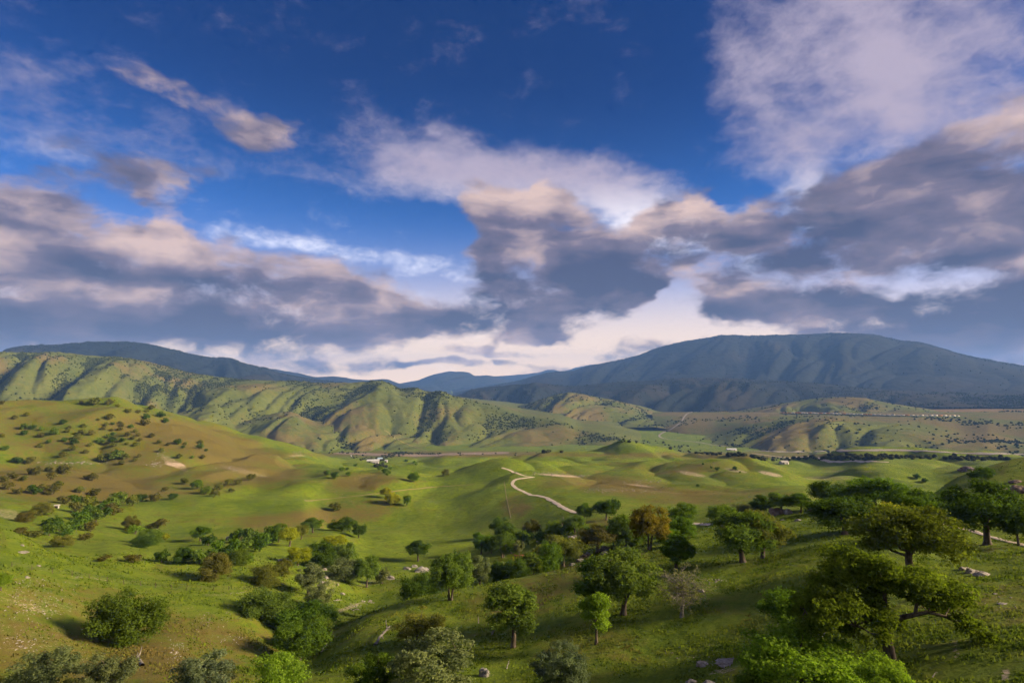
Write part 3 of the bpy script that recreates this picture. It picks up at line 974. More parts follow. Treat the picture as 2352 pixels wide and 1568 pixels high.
proto('oakA', 1, 11, 11, 0.20, 34, 0.135, 16800, 0.235, 0.034, 12)
proto('oakB', 2, 11, 11, 0.24, 26, 0.15, 15679, 0.235, 0.032, 10, lean=0.12)
proto('oakC', 3, 11, 11, 0.17, 40, 0.12, 16800, 0.235, 0.032, 12, split=2)
proto('oakD', 4, 11, 11, 0.26, 30, 0.14, 15679, 0.235, 0.036, 12, lean=-0.1)
proto('spreadA', 5, 10, 13, 0.20, 46, 0.12, 20160, 0.235, 0.040, 16)
proto('spreadB', 6, 10, 13, 0.12, 50, 0.115, 20160, 0.235, 0.044, 16, lean=0.1)
proto('tallA', 7, 12, 8, 0.26, 30, 0.15, 14559, 0.235, 0.026, 10)
proto('tallB', 8, 12, 8, 0.16, 36, 0.135, 14559, 0.235, 0.026, 10)
proto('lowA', 9, 9, 12, -0.08, 56, 0.12, 19040, 0.235, 0.040, 10)
proto('lowB', 10, 9, 12, -0.10, 46, 0.135, 17920, 0.235, 0.036, 10, split=2)
proto('lowC', 11, 9, 11, -0.10, 60, 0.11, 17920, 0.235, 0.036, 10)
proto('bushA', 12, 8, 9, -0.12, 22, 0.18, 900, 0.75, 0.035, 5)
proto('bushB', 13, 8, 9, -0.10, 18, 0.20, 850, 0.75, 0.035, 5)
proto('bushC', 14, 8, 9, -0.14, 26, 0.16, 900, 0.72, 0.035, 5)
proto('bushD', 15, 8, 9, 0.02, 18, 0.18, 850, 0.72, 0.035, 5)
proto('dotA', 16, 8, 9.5, -0.16, 14, 0.24, 420, 1.1, 0.035, 2)
proto('dotB', 17, 8, 9.5, -0.16, 12, 0.26, 400, 1.1, 0.035, 2)
proto('dotC', 18, 8, 9.5, -0.16, 16, 0.21, 420, 1.1, 0.035, 2)
proto('greyA', 19, 9, 10, -0.06, 60, 0.095, 16000, 0.20, 0.030, 14, split=2)
proto('greyB', 20, 9, 10, -0.04, 54, 0.10, 15000, 0.20, 0.030, 14, split=2)


def z6(x, y):
    return 1493 + x * 0.3652, 1062.3 + y * 0.3652


# the great spreading oak on the right, limb by limb (metres from the foot of its trunk)
GS = 0.0224
def gpt(x, y, d=0.0):
    return ((x - 1510) * GS, d, (1245 - y) * GS)
_g = np.random.default_rng(77)
globes = []
for x, y, r in [(1290, 600, 80), (1390, 590, 80), (1480, 640, 80), (1240, 690, 80), (1350, 700, 95), (1470, 740, 80), (1545, 690, 60),
                (1150, 785, 80), (1060, 815, 80), (1010, 880, 70), (1100, 890, 90), (1200, 850, 90), (1000, 965, 62), (1080, 985, 75), (1170, 985, 75), (1270, 930, 85), (1250, 1030, 50),
                (1380, 850, 95), (1480, 850, 80), (1420, 960, 75), (1540, 1010, 60), (1600, 1060, 45), (1340, 1010, 50),
                (1610, 720, 80), (1690, 690, 80), (1770, 730, 85), (1650, 800, 80), (1735, 820, 90), (1830, 790, 80), (1885, 850, 75), (1905, 920, 65), (1950, 985, 50), (1990, 1035, 42),
                (1820, 890, 65), (1880, 960, 50), (1700, 880, 45), (2020, 1060, 26)]:
    gx, _, gz = gpt(x, y)
    for k in range(3):
        globes.append((gx + _g.normal(0, 0.5), _g.uniform(-4.5, 4.5), gz + _g.normal(0, 0.35), r * GS * _g.uniform(0.75, 1.1)))
gsk = [
    ([gpt(1512, 1262), gpt(1511, 1235), gpt(1502, 1150), gpt(1490, 1050), gpt(1468, 970)], 0.86, 0.50),
    ([gpt(1470, 985), gpt(1420, 960), gpt(1330, 905, 0.6), gpt(1200, 905, 1.0), gpt(1090, 900, 1.4), gpt(1015, 930, 1.5)], 0.36, 0.08),
    ([gpt(1470, 975), gpt(1480, 880, -0.4), gpt(1475, 780, -0.6), gpt(1455, 680, -0.4), gpt(1400, 610)], 0.40, 0.08),
    ([gpt(1475, 980), gpt(1560, 955, -0.8), gpt(1625, 925, -1.4), gpt(1700, 905, -1.6), gpt(1800, 930, -1.8), gpt(1900, 985, -1.6), gpt(1990, 1050, -1.2)], 0.46, 0.07),
    ([gpt(1630, 922, -1.4), gpt(1650, 850, -1.2), gpt(1660, 770, -0.6), gpt(1700, 710)], 0.26, 0.06),
    ([gpt(1480, 900, -0.4), gpt(1400, 830, 1.5), gpt(1330, 740, 2.0), gpt(1270, 660, 2.2)], 0.26, 0.06),
    ([gpt(1470, 970), gpt(1520, 880, 2.2), gpt(1590, 800, 3.2), gpt(1700, 760, 3.6)], 0.26, 0.06),
    ([gpt(1440, 965), gpt(1340, 940, -2.2), gpt(1230, 960, -3.0), gpt(1210, 1030, -3.2)], 0.20, 0.05),
]
proto('giant', 21, 15.6, 24, lobes=globes, skeleton=gsk, nleaf=52000, lsize=0.26, up=0.3, shell=0.45)


# bare grey tree: many fine twigs, few leaves
def bare_proto(name, seed, h=10.0, w=8.0):
    rng = np.random.default_rng(seed)
    parts = [tube([(0, 0, -0.2), (0.05, 0, 1.2), (0, 0.1, 3.0), (0.1, 0, 5.5), (0.1, 0, 7.5)], [0.42, 0.34, 0.28, 0.16, 0.05], 8)]
    tips = []
    for k in range(30):
        z0 = rng.uniform(2.2, 6.8)
        a = rng.uniform(0, 6.28)
        L = w * 0.5 * rng.uniform(0.55, 1.0) * (1.15 - 0.07 * max(0, z0 - 3))
        p1 = np.array([math.cos(a) * L, math.sin(a) * L, z0 + rng.uniform(0.3, 2.4)])
        br = wiggle(rng, (0, 0, z0), p1, 5, 0.3, 0.05)
        parts.append(tube(br, np.linspace(0.12, 0.025, 6), 4))
        for j in range(12):
            s = br[rng.integers(2, 6)]
            e = s + rng.normal(0, 0.85, 3) + np.array([0, 0, rng.uniform(-0.5, 0.5)])
            tw = wiggle(rng, s, e, 3, 0.3, -0.05)
            parts.append(tube(tw, np.linspace(0.035, 0.014, 4), 3))
            tips.append((e[0], e[1], e[2], 0.55))
    v, q = join(parts)
    tm = new_mesh(name + '_trunk', v, q)
    tm.materials.append(simple_material('grey_bark', (0.10, 0.095, 0.085), (0.25, 0.235, 0.21), 2.5, 0.95, 0.6))
    lv, lq, lt = leaves(rng, tips, 3800, 0.17, 0.1, 0.1)
    cm = new_mesh(name + '_crown', lv, lq, smooth=False, attrs={'tint': lt})
    cm.materials.append(M_LEAF)
    PROTO[name] = dict(trunk=tm, crown=cm, h=float(np.percentile(lv[:, 2], 99.5)), w=float(np.percentile(lv[:, 0], 99) - np.percentile(lv[:, 0], 1)))


bare_proto('bare', 30)

C = {
    'dark': (0.062, 0.115, 0.022), 'green': (0.100, 0.179, 0.024), 'bright': (0.165, 0.276, 0.029), 'yellow': (0.274, 0.300, 0.024),
    'olive': (0.147, 0.168, 0.038), 'grey': (0.147, 0.185, 0.086), 'bluegrey': (0.130, 0.181, 0.113), 'brown': (0.129, 0.132, 0.038),
    'rust': (0.205, 0.175, 0.034), 'silver': (0.168, 0.185, 0.106), 'mid': (0.116, 0.184, 0.036),
}
TREE_NUM = 0
TREE_XY = []


def tree(u, vt, vb, wpx, kind, col, label, cat='tree', group=None, r=None, name='oak_tree', spin=None, jitter=0.0):
    """crown top row, foot row and crown width in measured pixels; r = distance when the foot is hidden"""
    global TREE_NUM
    TREE_NUM += 1
    rng = random.Random(1000 + TREE_NUM)
    p = at_range(u, r) if r else drop_pixel(u, vb)
    if p is None:
        return None
    dist = math.hypot(p[0], p[1])
    depth = p[1]
    H = max(1.2, z_at(p, vt, u) - p[2])
    Wm = wpx / FPX * depth
    P = PROTO[kind]
    root = link(name, None, label=label, category=cat)
    if group:
        root['group'] = group
    root.location = (float(p[0]), float(p[1]), float(p[2]))
    sw, sh = Wm / P['w'], H / P['h']
    root.scale = (sw, sw * rng.uniform(0.9, 1.05), sh)
    root.rotation_euler = (0, 0, rng.uniform(0, 6.28) if spin is None else spin)
    tk = link('trunk', P['trunk'], None, root)
    for lm in P.get('limbs', ()):
        link('limb', lm, None, tk)
    c = link('crown', P['crown'], None, root)
    k = C[col] if isinstance(col, str) else col
    j = rng.uniform(0.85, 1.15)
    c.color = (k[0] * j * rng.uniform(0.94, 1.06), k[1] * j, k[2] * j * rng.uniform(0.9, 1.1), 1)
    TREE_XY.append((float(p[0]), float(p[1]), Wm / 2))
    return root


def Z4(x, y): return x * 0.3418, 1119.7 + y * 0.3418
def Z5(x, y): return 746.5 + x * 0.3418, 1119.7 + y * 0.3418
def Z6(x, y): return 1493 + x * 0.3652, 1062.3 + y * 0.3652
def Z1(x, y): return x * 0.3418, 746.5 + y * 0.3418
def Z2(x, y): return 746.5 + x * 0.3418, 746.5 + y * 0.3418
def Z3(x, y): return 1493 + x * 0.3652, 717.8 + y * 0.3652
SC = {Z4: 0.3418, Z5: 0.3418, Z6: 0.3652, Z1: 0.3418, Z2: 0.3418, Z3: 0.3652}


def T(z, x, top, base, w, kind, col, label, **kw):
    u, vt = z(x, top)
    _, vb = z(x, base)
    return tree(u, vt, vb, w * SC[z], kind, col, label, **kw)


# ---- right foreground
T(Z6, 1510, 550, 1245, 1060, 'giant', (0.130, 0.195, 0.022), 'largest spreading oak with thick pale trunk on the near right slope', spin=0.0)
T(Z6, 905, 825, 1095, 370, 'spreadB', 'green', 'small leaning oak just left of the largest oak', spin=0.4)
T(Z6, 945, 1088, 1480, 640, 'spreadA', 'bright', 'bright green leafy oak top at the bottom edge below the largest oak')
T(Z6, 1480, 1235, 1500, 300, 'oakB', 'bright', 'lower bright oak crown at the bottom edge under the big trunk')
T(Z6, 690, 1300, 1480, 240, 'oakA', 'green', 'low green oak top at the bottom edge, leftmost of the bright crowns')
T(Z6, 1640, 275, 672, 540, 'spreadB', (0.108, 0.150, 0.026), 'broad olive brown oak behind the largest oak, near pale boulders')
T(Z6, 1225, 215, 450, 385, 'spreadA', 'dark', 'dark flat topped oak standing alone on the bright lawn')
T(Z6, 2125, 125, 515, 480, 'oakA', 'dark', 'large dark round oak beside the dirt road at right')
T(Z6, 2320, 330, 520, 180, 'oakB', 'dark', 'dark oak cut by the right edge of the picture')
T(Z6, 585, 310, 625, 340, 'oakD', 'mid', 'left oak of the close pair on the grassy shoulder')
T(Z6, 708, 315, 600, 310, 'oakB', 'olive', 'right oak of the close pair with yellow lit side')
T(Z6, 165, 470, 668, 200, 'tallB', 'green', 'small dark oak just above the bare grey tree')
T(Z6, 200, 640, 970, 260, 'bare', 'silver', 'bare silvery grey tree with thin twigs on the slope', name='bare_tree')
T(Z6, 1655, 170, 358, 280, 'spreadA', 'green', 'leafy oak at the roadside gap in front of the right ridge')
T(Z6, 1450, 90, 330, 320, 'oakC', 'green', 'tall rounded oak behind the dark flat topped oak', r=235)
T(Z6, 1130, 115, 260, 240, 'oakA', 'dark', 'dark oak above the brown rocks on the grove edge', r=250)
T(Z6, 1290, 150, 300, 200, 'oakD', 'mid', 'mid green oak wedged between two taller grove oaks', r=232)
T(Z6, 1450, 250, 420, 230, 'oakA', 'yellow', 'yellowish oak squeezed behind the broad olive brown oak', r=185)
T(Z6, 830, 190, 318, 170, 'oakB', 'mid', 'thin trunked oak beside the cave like boulder')
T(Z6, 950, 190, 312, 115, 'tallA', 'green', 'slim dark oak with straight trunk right of the cave boulder')
T(Z6, 700, 210, 325, 130, 'tallB', 'dark', 'narrow dark oak left of the cave boulder')
T(Z6, 615, 265, 335, 190, 'lowB', 'grey', 'low grey green thicket oak left of the cave boulder')
T(Z6, 450, 262, 385, 160, 'oakC', 'mid', 'grey green oak rising behind the close pair of oaks', r=212)
T(Z6, 205, 255, 362, 170, 'lowA', 'green', 'round green oak above the white strip of road')
T(Z6, 190, 345, 475, 190, 'lowC', 'green', 'dense green oak just below the white strip of road')
T(Z6, 2085, 28, 108, 130, 'lowA', 'dark', 'dark wind shaped oak alone on the right ridge')

# ---- centre
T(Z5, 2005, 440, 852, 440, 'oakB', 'mid', 'tall oak with dark bare trunk on the shaded centre slope')
T(Z5, 1880, 490, 835, 330, 'tallB', 'green', 'leafy oak pressed against the tall centre slope oak')
T(Z5, 1825, 705, 1052, 190, 'tallA', 'bright', 'young bright oak with slim trunk below the tall centre oak')
T(Z5, 1265, 650, 1072, 310, 'tallA', 'mid', 'two tiered oak beside the leaning dead trunk')
T(Z5, 640, 830, 1060, 310, 'greyB', 'olive', 'pale olive tree above the huge grey green bush')
T(Z5, 720, 1000, 1400, 500, 'greyA', 'grey', 'huge grey green bushy tree at the bottom centre edge')
T(Z5, 330, 1095, 1400, 300, 'greyB', 'green', 'green bushy tree left of the huge grey green bush')
T(Z5, 1600, 1070, 1350, 320, 'greyA', 'bluegrey', 'rounded blue grey bush at the bottom, right of the small boulder')
T(Z5, 840, 460, 755, 270, 'oakC', 'mid', 'big oak with two trunks on the near crest line')
T(Z5, 640, 590, 790, 240, 'lowB', 'dark', 'low dark oak mound behind the crest, left of the two trunk oak', r=180)
T(Z5, 1040, 450, 645, 155, 'tallB', 'grey', 'grey willow like tree behind the crest, right of the two trunk oak', r=190)
T(Z5, 625, 360, 492, 135, 'oakD', 'dark', 'small umbrella oak above the streaked boulder')
T(Z5, 1600, 325, 530, 240, 'oakB', 'olive', 'rounded yellow green oak rising over the near crest')
T(Z5, 1490, 375, 560, 190, 'lowA', 'green', 'darker oak tucked left of the rounded yellow green oak', r=205)
T(Z5, 1400, 440, 580, 130, 'tallB', 'mid', 'blue green oak in the ravine behind the crest', r=200)
T(Z5, 1275, 468, 610, 190, 'lowA', 'dark', 'dark oak with bright yellow top in the ravine', r=198)
T(Z5, 1265, 462, 600, 80, 'bushD', 'yellow', 'small bright yellow green oak poking above the ravine', r=207)
T(Z5, 1170, 495, 610, 100, 'lowC', 'dark', 'dark ravine bush at the left end of the row', r=198)
T(Z5, 1830, 255, 437, 190, 'oakD', 'brown', 'grey brown oak with slender trunk among the ledge rocks')
T(Z5, 2180, 130, 415, 250, 'oakC', 'rust', 'rusty orange oak with straight trunk, the only orange tree')
T(Z5, 2020, 180, 395, 190, 'lowC', 'mid', 'grey green oak left of the rusty orange oak')
T(Z5, 1940, 250, 390, 100, 'bushC', 'bright', 'light green bush at the foot of the grey green oak')
T(Z5, 1535, 228, 335, 120, 'lowA', 'mid', 'round green oak left of the white dead snag')
T(Z5, 1680, 190, 305, 155, 'oakB', 'mid', 'open crowned oak right of the white dead snag')
T(Z5, 1745, 105, 237, 95, 'oakD', 'green', 'small oak at the end of the white road bend')
T(Z5, 1890, 78, 217, 130, 'oakA', 'dark', 'dark round oak, largest of the trio above the grey brown oak')
T(Z5, 1830, 90, 162, 70, 'bushC', 'dark', 'small dark oak at the left of the trio by the road')
T(Z5, 1955, 75, 158, 75, 'bushD', 'dark', 'small dark oak at the right of the trio by the road')
T(Z5, 1050, 300, 445, 130, 'oakA', 'green', 'green oak at the left end of the central grove')
T(Z5, 1190, 203, 330, 150, 'lowA', 'dark', 'darkest dense oak at the top of the central grove')
T(Z5, 1195, 298, 468, 160, 'oakC', 'mid', 'grey green oak with trunk at the front of the central grove')
T(Z5, 1300, 278, 385, 125, 'oakB', 'mid', 'pale green oak at the middle right of the central grove')
T(Z5, 1305, 350, 462, 70, 'tallB', 'grey', 'narrow grey bush beside the brown cattle')
T(Z5, 1390, 215, 335, 115, 'oakA', 'brown', 'olive brown oak at the upper right of the central grove')
T(Z5, 1370, 280, 348, 65, 'bushA', 'green', 'small green bush at the lower right of the central grove')
T(Z5, 955, 420, 505, 80, 'bushB', 'mid', 'small bush oak just behind the two trunk oak', r=235)
T(Z5, 890, 415, 500, 70, 'bushA', 'dark', 'little dark oak hidden behind the top of the two trunk oak', r=240)

# ---- left and left centre
T(Z4, 850, 705, 1035, 420, 'lowA', (0.076, 0.122, 0.020), 'big dark dome shaped oak alone on the lower left hillside')
T(Z4, 1445, 445, 612, 190, 'lowC', 'brown', 'brownish bushy oak beside the wire fence line')
T(Z4, 1785, 520, 662, 180, 'lowB', 'olive', 'olive bushy tree above the fence end')
T(Z4, 1895, 480, 592, 105, 'lowC', 'olive', 'small olive oak in front of the rounded pale rock')
T(Z4, 2070, 520, 718, 170, 'tallB', 'grey', 'grey green tree left of the rock rubble')
T(Z4, 2140, 620, 805, 160, 'greyB', 'grey', 'soft grey bushy tree in front of the rock rubble')
T(Z4, 1790, 680, 885, 310, 'lowA', 'mid', 'wide bright topped oak at the head of the ravine')
T(Z4, 2030, 785, 985, 400, 'lowC', 'green', 'broad green oak filling the middle of the ravine')
T(Z4, 2010, 890, 1165, 330, 'oakA', 'green', 'tall oak with visible trunk at the lower ravine')
T(Z4, 1870, 1130, 1420, 340, 'lowB', 'bright', 'bright green oak at the bottom edge in the ravine')
T(Z4, 310, 1090, 1380, 320, 'greyA', 'grey', 'dim grey bush at the bottom left corner')
T(Z4, 720, 1110, 1390, 300, 'greyB', 'grey', 'dim grey bush at the bottom edge left of the fallen log')
T(Z4, 1360, 1130, 1400, 340, 'greyA', 'bluegrey', 'blue grey bush at the bottom edge right of the fallen log')
T(Z4, 5, 575, 690, 110, 'oakA', 'bright', 'green oak half cut by the left edge near the fence')
T(Z4, 2000, 395, 522, 150, 'oakA', 'yellow', 'bright yellow green oak, roundest on the centre left knoll')
T(Z4, 1945, 268, 392, 125, 'oakD', 'yellow', 'yellow green oak with trunk on the knoll flank')
T(Z4, 2025, 255, 345, 90, 'oakB', 'olive', 'olive oak between the knoll flank oak and the crest oak')
T(Z4, 2100, 205, 303, 115, 'oakD', 'mid', 'small flat topped oak standing on the knoll crest')
T(Z4, 1870, 245, 365, 110, 'oakC', 'green', 'green oak left of the knoll flank oak')
T(Z4, 2245, 318, 500, 150, 'oakA', 'yellow', 'yellow topped oak rising out of the dark thicket', r=300)
T(Z4, 2150, 370, 545, 180, 'lowA', 'dark', 'dark dense oak at the left of the thicket behind the rubble')
T(Z4, 2310, 370, 545, 180, 'lowC', 'mid', 'grey green oak at the right of the thicket behind the rubble')
T(Z5, 130, 490, 625, 210, 'lowB', 'grey', 'low grey oak above the rock rubble')
T(Z5, 280, 468, 668, 170, 'oakB', 'mid', 'oak with slim pale trunk right of the rock rubble')
T(Z5, 385, 530, 642, 95, 'bushA', 'grey', 'small grey bush left of the pale slab of rock')
T(Z5, 115, 200, 292, 165, 'lowA', 'dark', 'dark low oak clump on the shoulder above the knoll')
T(Z5, 225, 240, 337, 95, 'oakA', 'dark', 'dark oak with trunk at the tip of the shoulder')
T(Z4, 1345, 260, 357, 105, 'oakD', 'green', 'green oak with pale trunk beside the creek bend')
T(Z4, 1400, 310, 385, 90, 'bushA', 'dark', 'dark bush right of the pale trunk creek oak')
T(Z4, 1000, 275, 385, 150, 'lowC', 'mid', 'wide green oak in the pair on the left meadow edge')
T(Z4, 960, 330, 402, 135, 'lowB', 'dark', 'dark low oak in front of the wide meadow edge oak')
T(Z4, 1105, 300, 348, 65, 'bushA', 'yellow', 'small yellow green bush right of the meadow edge pair')
T(Z4, 880, 190, 290, 95, 'lowA', 'brown', 'brownish oak on the slope above the left meadow')
T(Z4, 910, 250, 312, 90, 'bushB', 'bright', 'light green oak below the brownish slope oak')
T(Z4, 1060, 210, 272, 110, 'bushC', 'brown', 'dull brown bush alone on the slope above the meadow')
T(Z4, 420, 315, 397, 135, 'lowA', 'olive', 'rounded olive oak alone on the left meadow')
T(Z4, 570, 305, 352, 78, 'bushD', 'brown', 'small brown umbrella oak right of the rounded olive oak')
T(Z4, 235, 285, 332, 85, 'bushA', 'olive', 'small olive oak left of the rounded olive oak')
T(Z4, 280, 105, 182, 130, 'lowC', 'olive', 'dense oak left of the small white hut')
T(Z4, 165, 165, 232, 108, 'lowB', 'brown', 'brown green oak above the stony bank at far left')
T(Z4, 140, 270, 312, 95, 'bushC', 'brown', 'flat brownish bush below the stony bank')
T(Z4, 2252, 98, 152, 78, 'bushA', 'olive', 'lone round bush on the brown slope below the trail')
T(Z2, 595, 982, 1052, 74, 'lowA', 'green', 'lone round oak on the green hilltop in the middle')
T(Z2, 810, 968, 1010, 64, 'bushC', 'olive', 'flat round oak right of the lone hilltop oak')
T(Z5, 408, -5, 70, 75, 'oakA', 'yellow', 'upper yellow oak of the three on the middle slope')
T(Z5, 455, 30, 108, 95, 'lowA', 'yellow', 'lower yellow oak of the three on the middle slope')
T(Z5, 547, 50, 122, 60, 'bushB', 'green', 'dark green rounded oak right of the two yellow oaks')
T(Z5, 70, 98, 152, 72, 'bushA', 'brown', 'lone dull bush left of the two yellow oaks')

for i, (x, t, bb, w, kd, cc) in enumerate([(510, 110, 167, 90, 'bushC', 'brown'), (600, 60, 132, 105, 'bushA', 'olive'), (745, 75, 142, 115, 'bushB', 'mid'), (760, 120, 182, 115, 'bushC', 'brown'),
        (550, 160, 222, 115, 'bushA', 'green'), (645, 160, 227, 100, 'bushD', 'mid'), (540, 200, 272, 115, 'bushC', 'green'), (345, 205, 262, 115, 'bushA', 'dark'),
        (330, 255, 322, 95, 'bushD', 'mid'), (440, 250, 312, 95, 'bushB', 'mid'), (440, 295, 332, 95, 'bushC', 'green'), (610, 230, 292, 85, 'bushA', 'brown'),
        (800, 40, 102, 115, 'bushC', 'mid'), (890, 60, 122, 85, 'bushB', 'olive'), (430, 65, 107, 85, 'bushA', 'brown'), (510, 60, 107, 95, 'bushC', 'green'),
        (955, 55, 92, 85, 'bushB', 'dark'), (1040, 45, 92, 75, 'bushA', 'brown'), (690, 105, 160, 90, 'bushA', 'green'), (600, 130, 190, 90, 'bushB', 'green'), (490, 225, 285, 90, 'bushA', 'green'),
        (395, 230, 290, 80, 'bushB', 'dark'), (700, 150, 200, 90, 'bushC', 'dark')]):
    T(Z4, x, t - 16, bb, w * 0.9, kd, cc, 'round oak in the leafy thicket along the left creek bed', group='oaks in the left creek thicket')
for x, t, bb, w, kd, cc in [(1230, 420, 507, 135, 'lowC', 'dark'), (1340, 420, 512, 115, 'bushA', 'mid'), (1470, 360, 442, 105, 'bushB', 'green'), (1560, 358, 442, 95, 'bushC', 'green'),
        (1610, 430, 517, 145, 'lowB', 'mid'), (1640, 350, 432, 105, 'bushA', 'mid'), (1770, 310, 402, 95, 'bushD', 'green'), (1690, 280, 372, 115, 'bushC', 'mid'), (1620, 290, 352, 95, 'bushB', 'dark'),
        (1085, 425, 502, 95, 'bushA', 'dark'), (895, 455, 502, 125, 'bushC', 'brown'), (700, 465, 490, 90, 'bushA', 'brown'), (1520, 400, 470, 90, 'bushA', 'dark'), (1710, 330, 410, 90, 'bushA', 'dark'),
        (1400, 430, 505, 100, 'bushC', 'green'), (1800, 270, 350, 90, 'bushB', 'mid')]:
    T(Z4, x, t - 14, bb, w * 0.92, kd, cc, 'oak or bush in the strip of trees along the creek below the knoll', group='trees along the middle creek')

HILL_DOTS = [(15, 520, 40), (100, 620, 45), (180, 600, 45), (160, 680, 60), (220, 685, 50), (160, 722, 50), (275, 695, 40), (365, 715, 65), (425, 650, 55), (450, 710, 40), (465, 685, 35),
    (275, 738, 50), (325, 782, 40), (435, 768, 45), (270, 808, 50), (35, 825, 50), (15, 740, 40), (495, 782, 60), (545, 720, 60), (520, 750, 60), (610, 722, 55), (560, 675, 45), (485, 825, 55),
    (605, 803, 40), (575, 848, 45), (420, 868, 55), (660, 632, 30), (735, 615, 60), (695, 692, 40), (712, 665, 40), (755, 662, 30), (805, 655, 30), (820, 670, 40), (805, 695, 40), (748, 703, 30),
    (880, 680, 40), (910, 710, 40), (930, 735, 35), (855, 733, 50), (755, 730, 40), (725, 745, 40), (670, 775, 60), (755, 770, 60), (820, 770, 45), (760, 803, 50), (850, 797, 30), (912, 800, 45),
    (940, 768, 35), (890, 757, 40), (1020, 742, 50), (980, 615, 60), (975, 655, 70), (1080, 600, 60), (1110, 640, 50), (930, 580, 40), (860, 578, 50), (790, 540, 35), (735, 515, 60), (630, 512, 80),
    (545, 520, 40), (1020, 553, 50), (985, 575, 40), (1068, 785, 45), (1130, 800, 35), (1085, 838, 45), (1190, 783, 60), (1245, 795, 35), (1340, 815, 60), (1345, 785, 45), (1205, 880, 50), (1360, 883, 45),
    (1290, 885, 30), (1230, 817, 30), (1385, 840, 30), (935, 875, 35), (905, 903, 35), (690, 890, 90), (780, 870, 100), (840, 880, 60), (820, 920, 50)]
rr_ = random.Random(5)
for x, y, w in HILL_DOTS:
    T(Z1, x, y - 0.36 * w, y + 0.32 * w, w * 0.86, rr_.choice(['dotA', 'dotB', 'dotC']), rr_.choice(['dark', 'olive', 'brown', 'mid', 'olive']),
      'small round oak dotted on the brown slope of the left hill', group='oaks dotted over the left hill')
for x, y, w in [(120, 905, 60), (200, 908, 60), (230, 980, 80), (325, 968, 50), (425, 970, 90), (340, 1015, 70), (620, 1020, 70), (580, 1020, 40), (390, 1068, 60), (85, 1010, 60), (155, 1030, 50), (30, 1035, 60),
                (535, 1105, 60), (635, 1122, 65), (60, 1080, 70), (120, 1115, 60), (230, 1105, 80), (290, 1100, 80), (350, 1110, 80), (1105, 1105, 45)]:
    T(Z1, x, y - 0.42 * w, y + 0.36 * w, w, rr_.choice(['bushA', 'bushB', 'bushC']), rr_.choice(['dark', 'olive', 'brown', 'brown']),
      'bushy oak at the brown foot of the left hill', group='oaks at the foot of the left hill')
for x, y, w in [(1240, 1048, 55), (1325, 1070, 80), (1380, 1110, 70), (1475, 1085, 60), (1545, 1055, 60), (1605, 1055, 50), (1690, 1020, 60), (1555, 1110, 40), (2190, 990, 40), (2250, 1010, 60), (2300, 970, 40), (1165, 1150, 60),
                (1440, 1130, 60), (2340, 1000, 40)]:
    T(Z1, x, y - 0.42 * w, y + 0.36 * w, w, rr_.choice(['bushA', 'bushB', 'bushD']), rr_.choice(['mid', 'green', 'olive', 'dark']),
      'oak along the shallow draw left of the middle green hill', group='oaks along the middle draw')
for x, y, w in [(370, 960, 40), (400, 980, 40), (430, 990, 30), (415, 1000, 30), (205, 940, 25), (545, 910, 22), (600, 920, 24), (610, 935, 20), (150, 965, 25), (20, 990, 40), (110, 965, 30), (370, 940, 30), (440, 960, 30)]:
    T(Z2, x, y - 0.42 * w, y + 0.36 * w, w, rr_.choice(['dotA', 'dotB', 'dotC']), rr_.choice(['mid', 'dark', 'green']),
      'small oak in the hollow leading down to the farm', group='oaks in the hollow by the farm')
for x, y, w in [(535, 978, 32), (425, 982, 30), (333, 950, 16), (565, 1002, 14), (385, 972, 16), (1320, 1060, 40), (1680, 1030, 40), (1730, 1055, 36), (300, 1085, 20)]:
    T(Z3, x, y - 0.45 * w, y + 0.40 * w, w, rr_.choice(['dotA', 'dotB', 'dotC']), 'dark',
      'tiny dark oak on the rolling grassland right of the dirt road', group='oaks on the rolling grassland')

for z, x, t, bb, w, kd, cc in [(Z4, 1500, 440, 505, 90, 'bushA', 'mid'), (Z4, 1570, 300, 370, 80, 'bushC', 'green'), (Z4, 1740, 360, 430, 90, 'bushB', 'dark'), (Z4, 1830, 300, 370, 80, 'bushA', 'green'),
        (Z4, 1660, 440, 510, 90, 'bushC', 'green'), (Z4, 1440, 470, 520, 80, 'bushA', 'olive'), (Z4, 2080, 430, 530, 120, 'lowB', 'green'), (Z4, 2240, 430, 550, 120, 'lowC', 'mid'), (Z4, 2190, 800, 920, 150, 'lowA', 'mid'),
        (Z4, 1900, 800, 900, 170, 'lowB', 'green'), (Z4, 2120, 880, 1010, 170, 'lowC', 'mid'), (Z4, 1930, 960, 1080, 180, 'lowA', 'green')]:
    T(z, x, t - 10, bb, w, kd, cc, 'x', group='bushes filling the left ravine')
for z, x, t, bb, w, kd, cc in [(Z5, 1450, 290, 360, 90, 'bushA', 'green'), (Z5, 1590, 270, 330, 80, 'bushC', 'mid'), (Z5, 1750, 270, 350, 110, 'bushB', 'mid'), (Z5, 1640, 240, 310, 80, 'bushC', 'green'), (Z5, 1950, 215, 320, 110, 'bushD', 'mid'),
        (Z5, 2090, 240, 380, 130, 'lowA', 'green'), (Z5, 1120, 330, 440, 110, 'bushC', 'mid'), (Z5, 1250, 340, 440, 110, 'bushA', 'green'), (Z5, 1440, 400, 500, 120, 'bushC', 'olive'), (Z5, 2270, 230, 330, 120, 'bushA', 'olive'),
        (Z5, 1330, 300, 390, 90, 'bushB', 'mid'), (Z5, 2300, 290, 400, 110, 'lowB', 'green'), (Z5, 1690, 330, 420, 110, 'bushA', 'olive'), (Z5, 2110, 150, 240, 110, 'bushD', 'mid')]:
    T(z, x, t - 10, bb, w, kd, cc, 'x', group='bushes between the grove oaks')


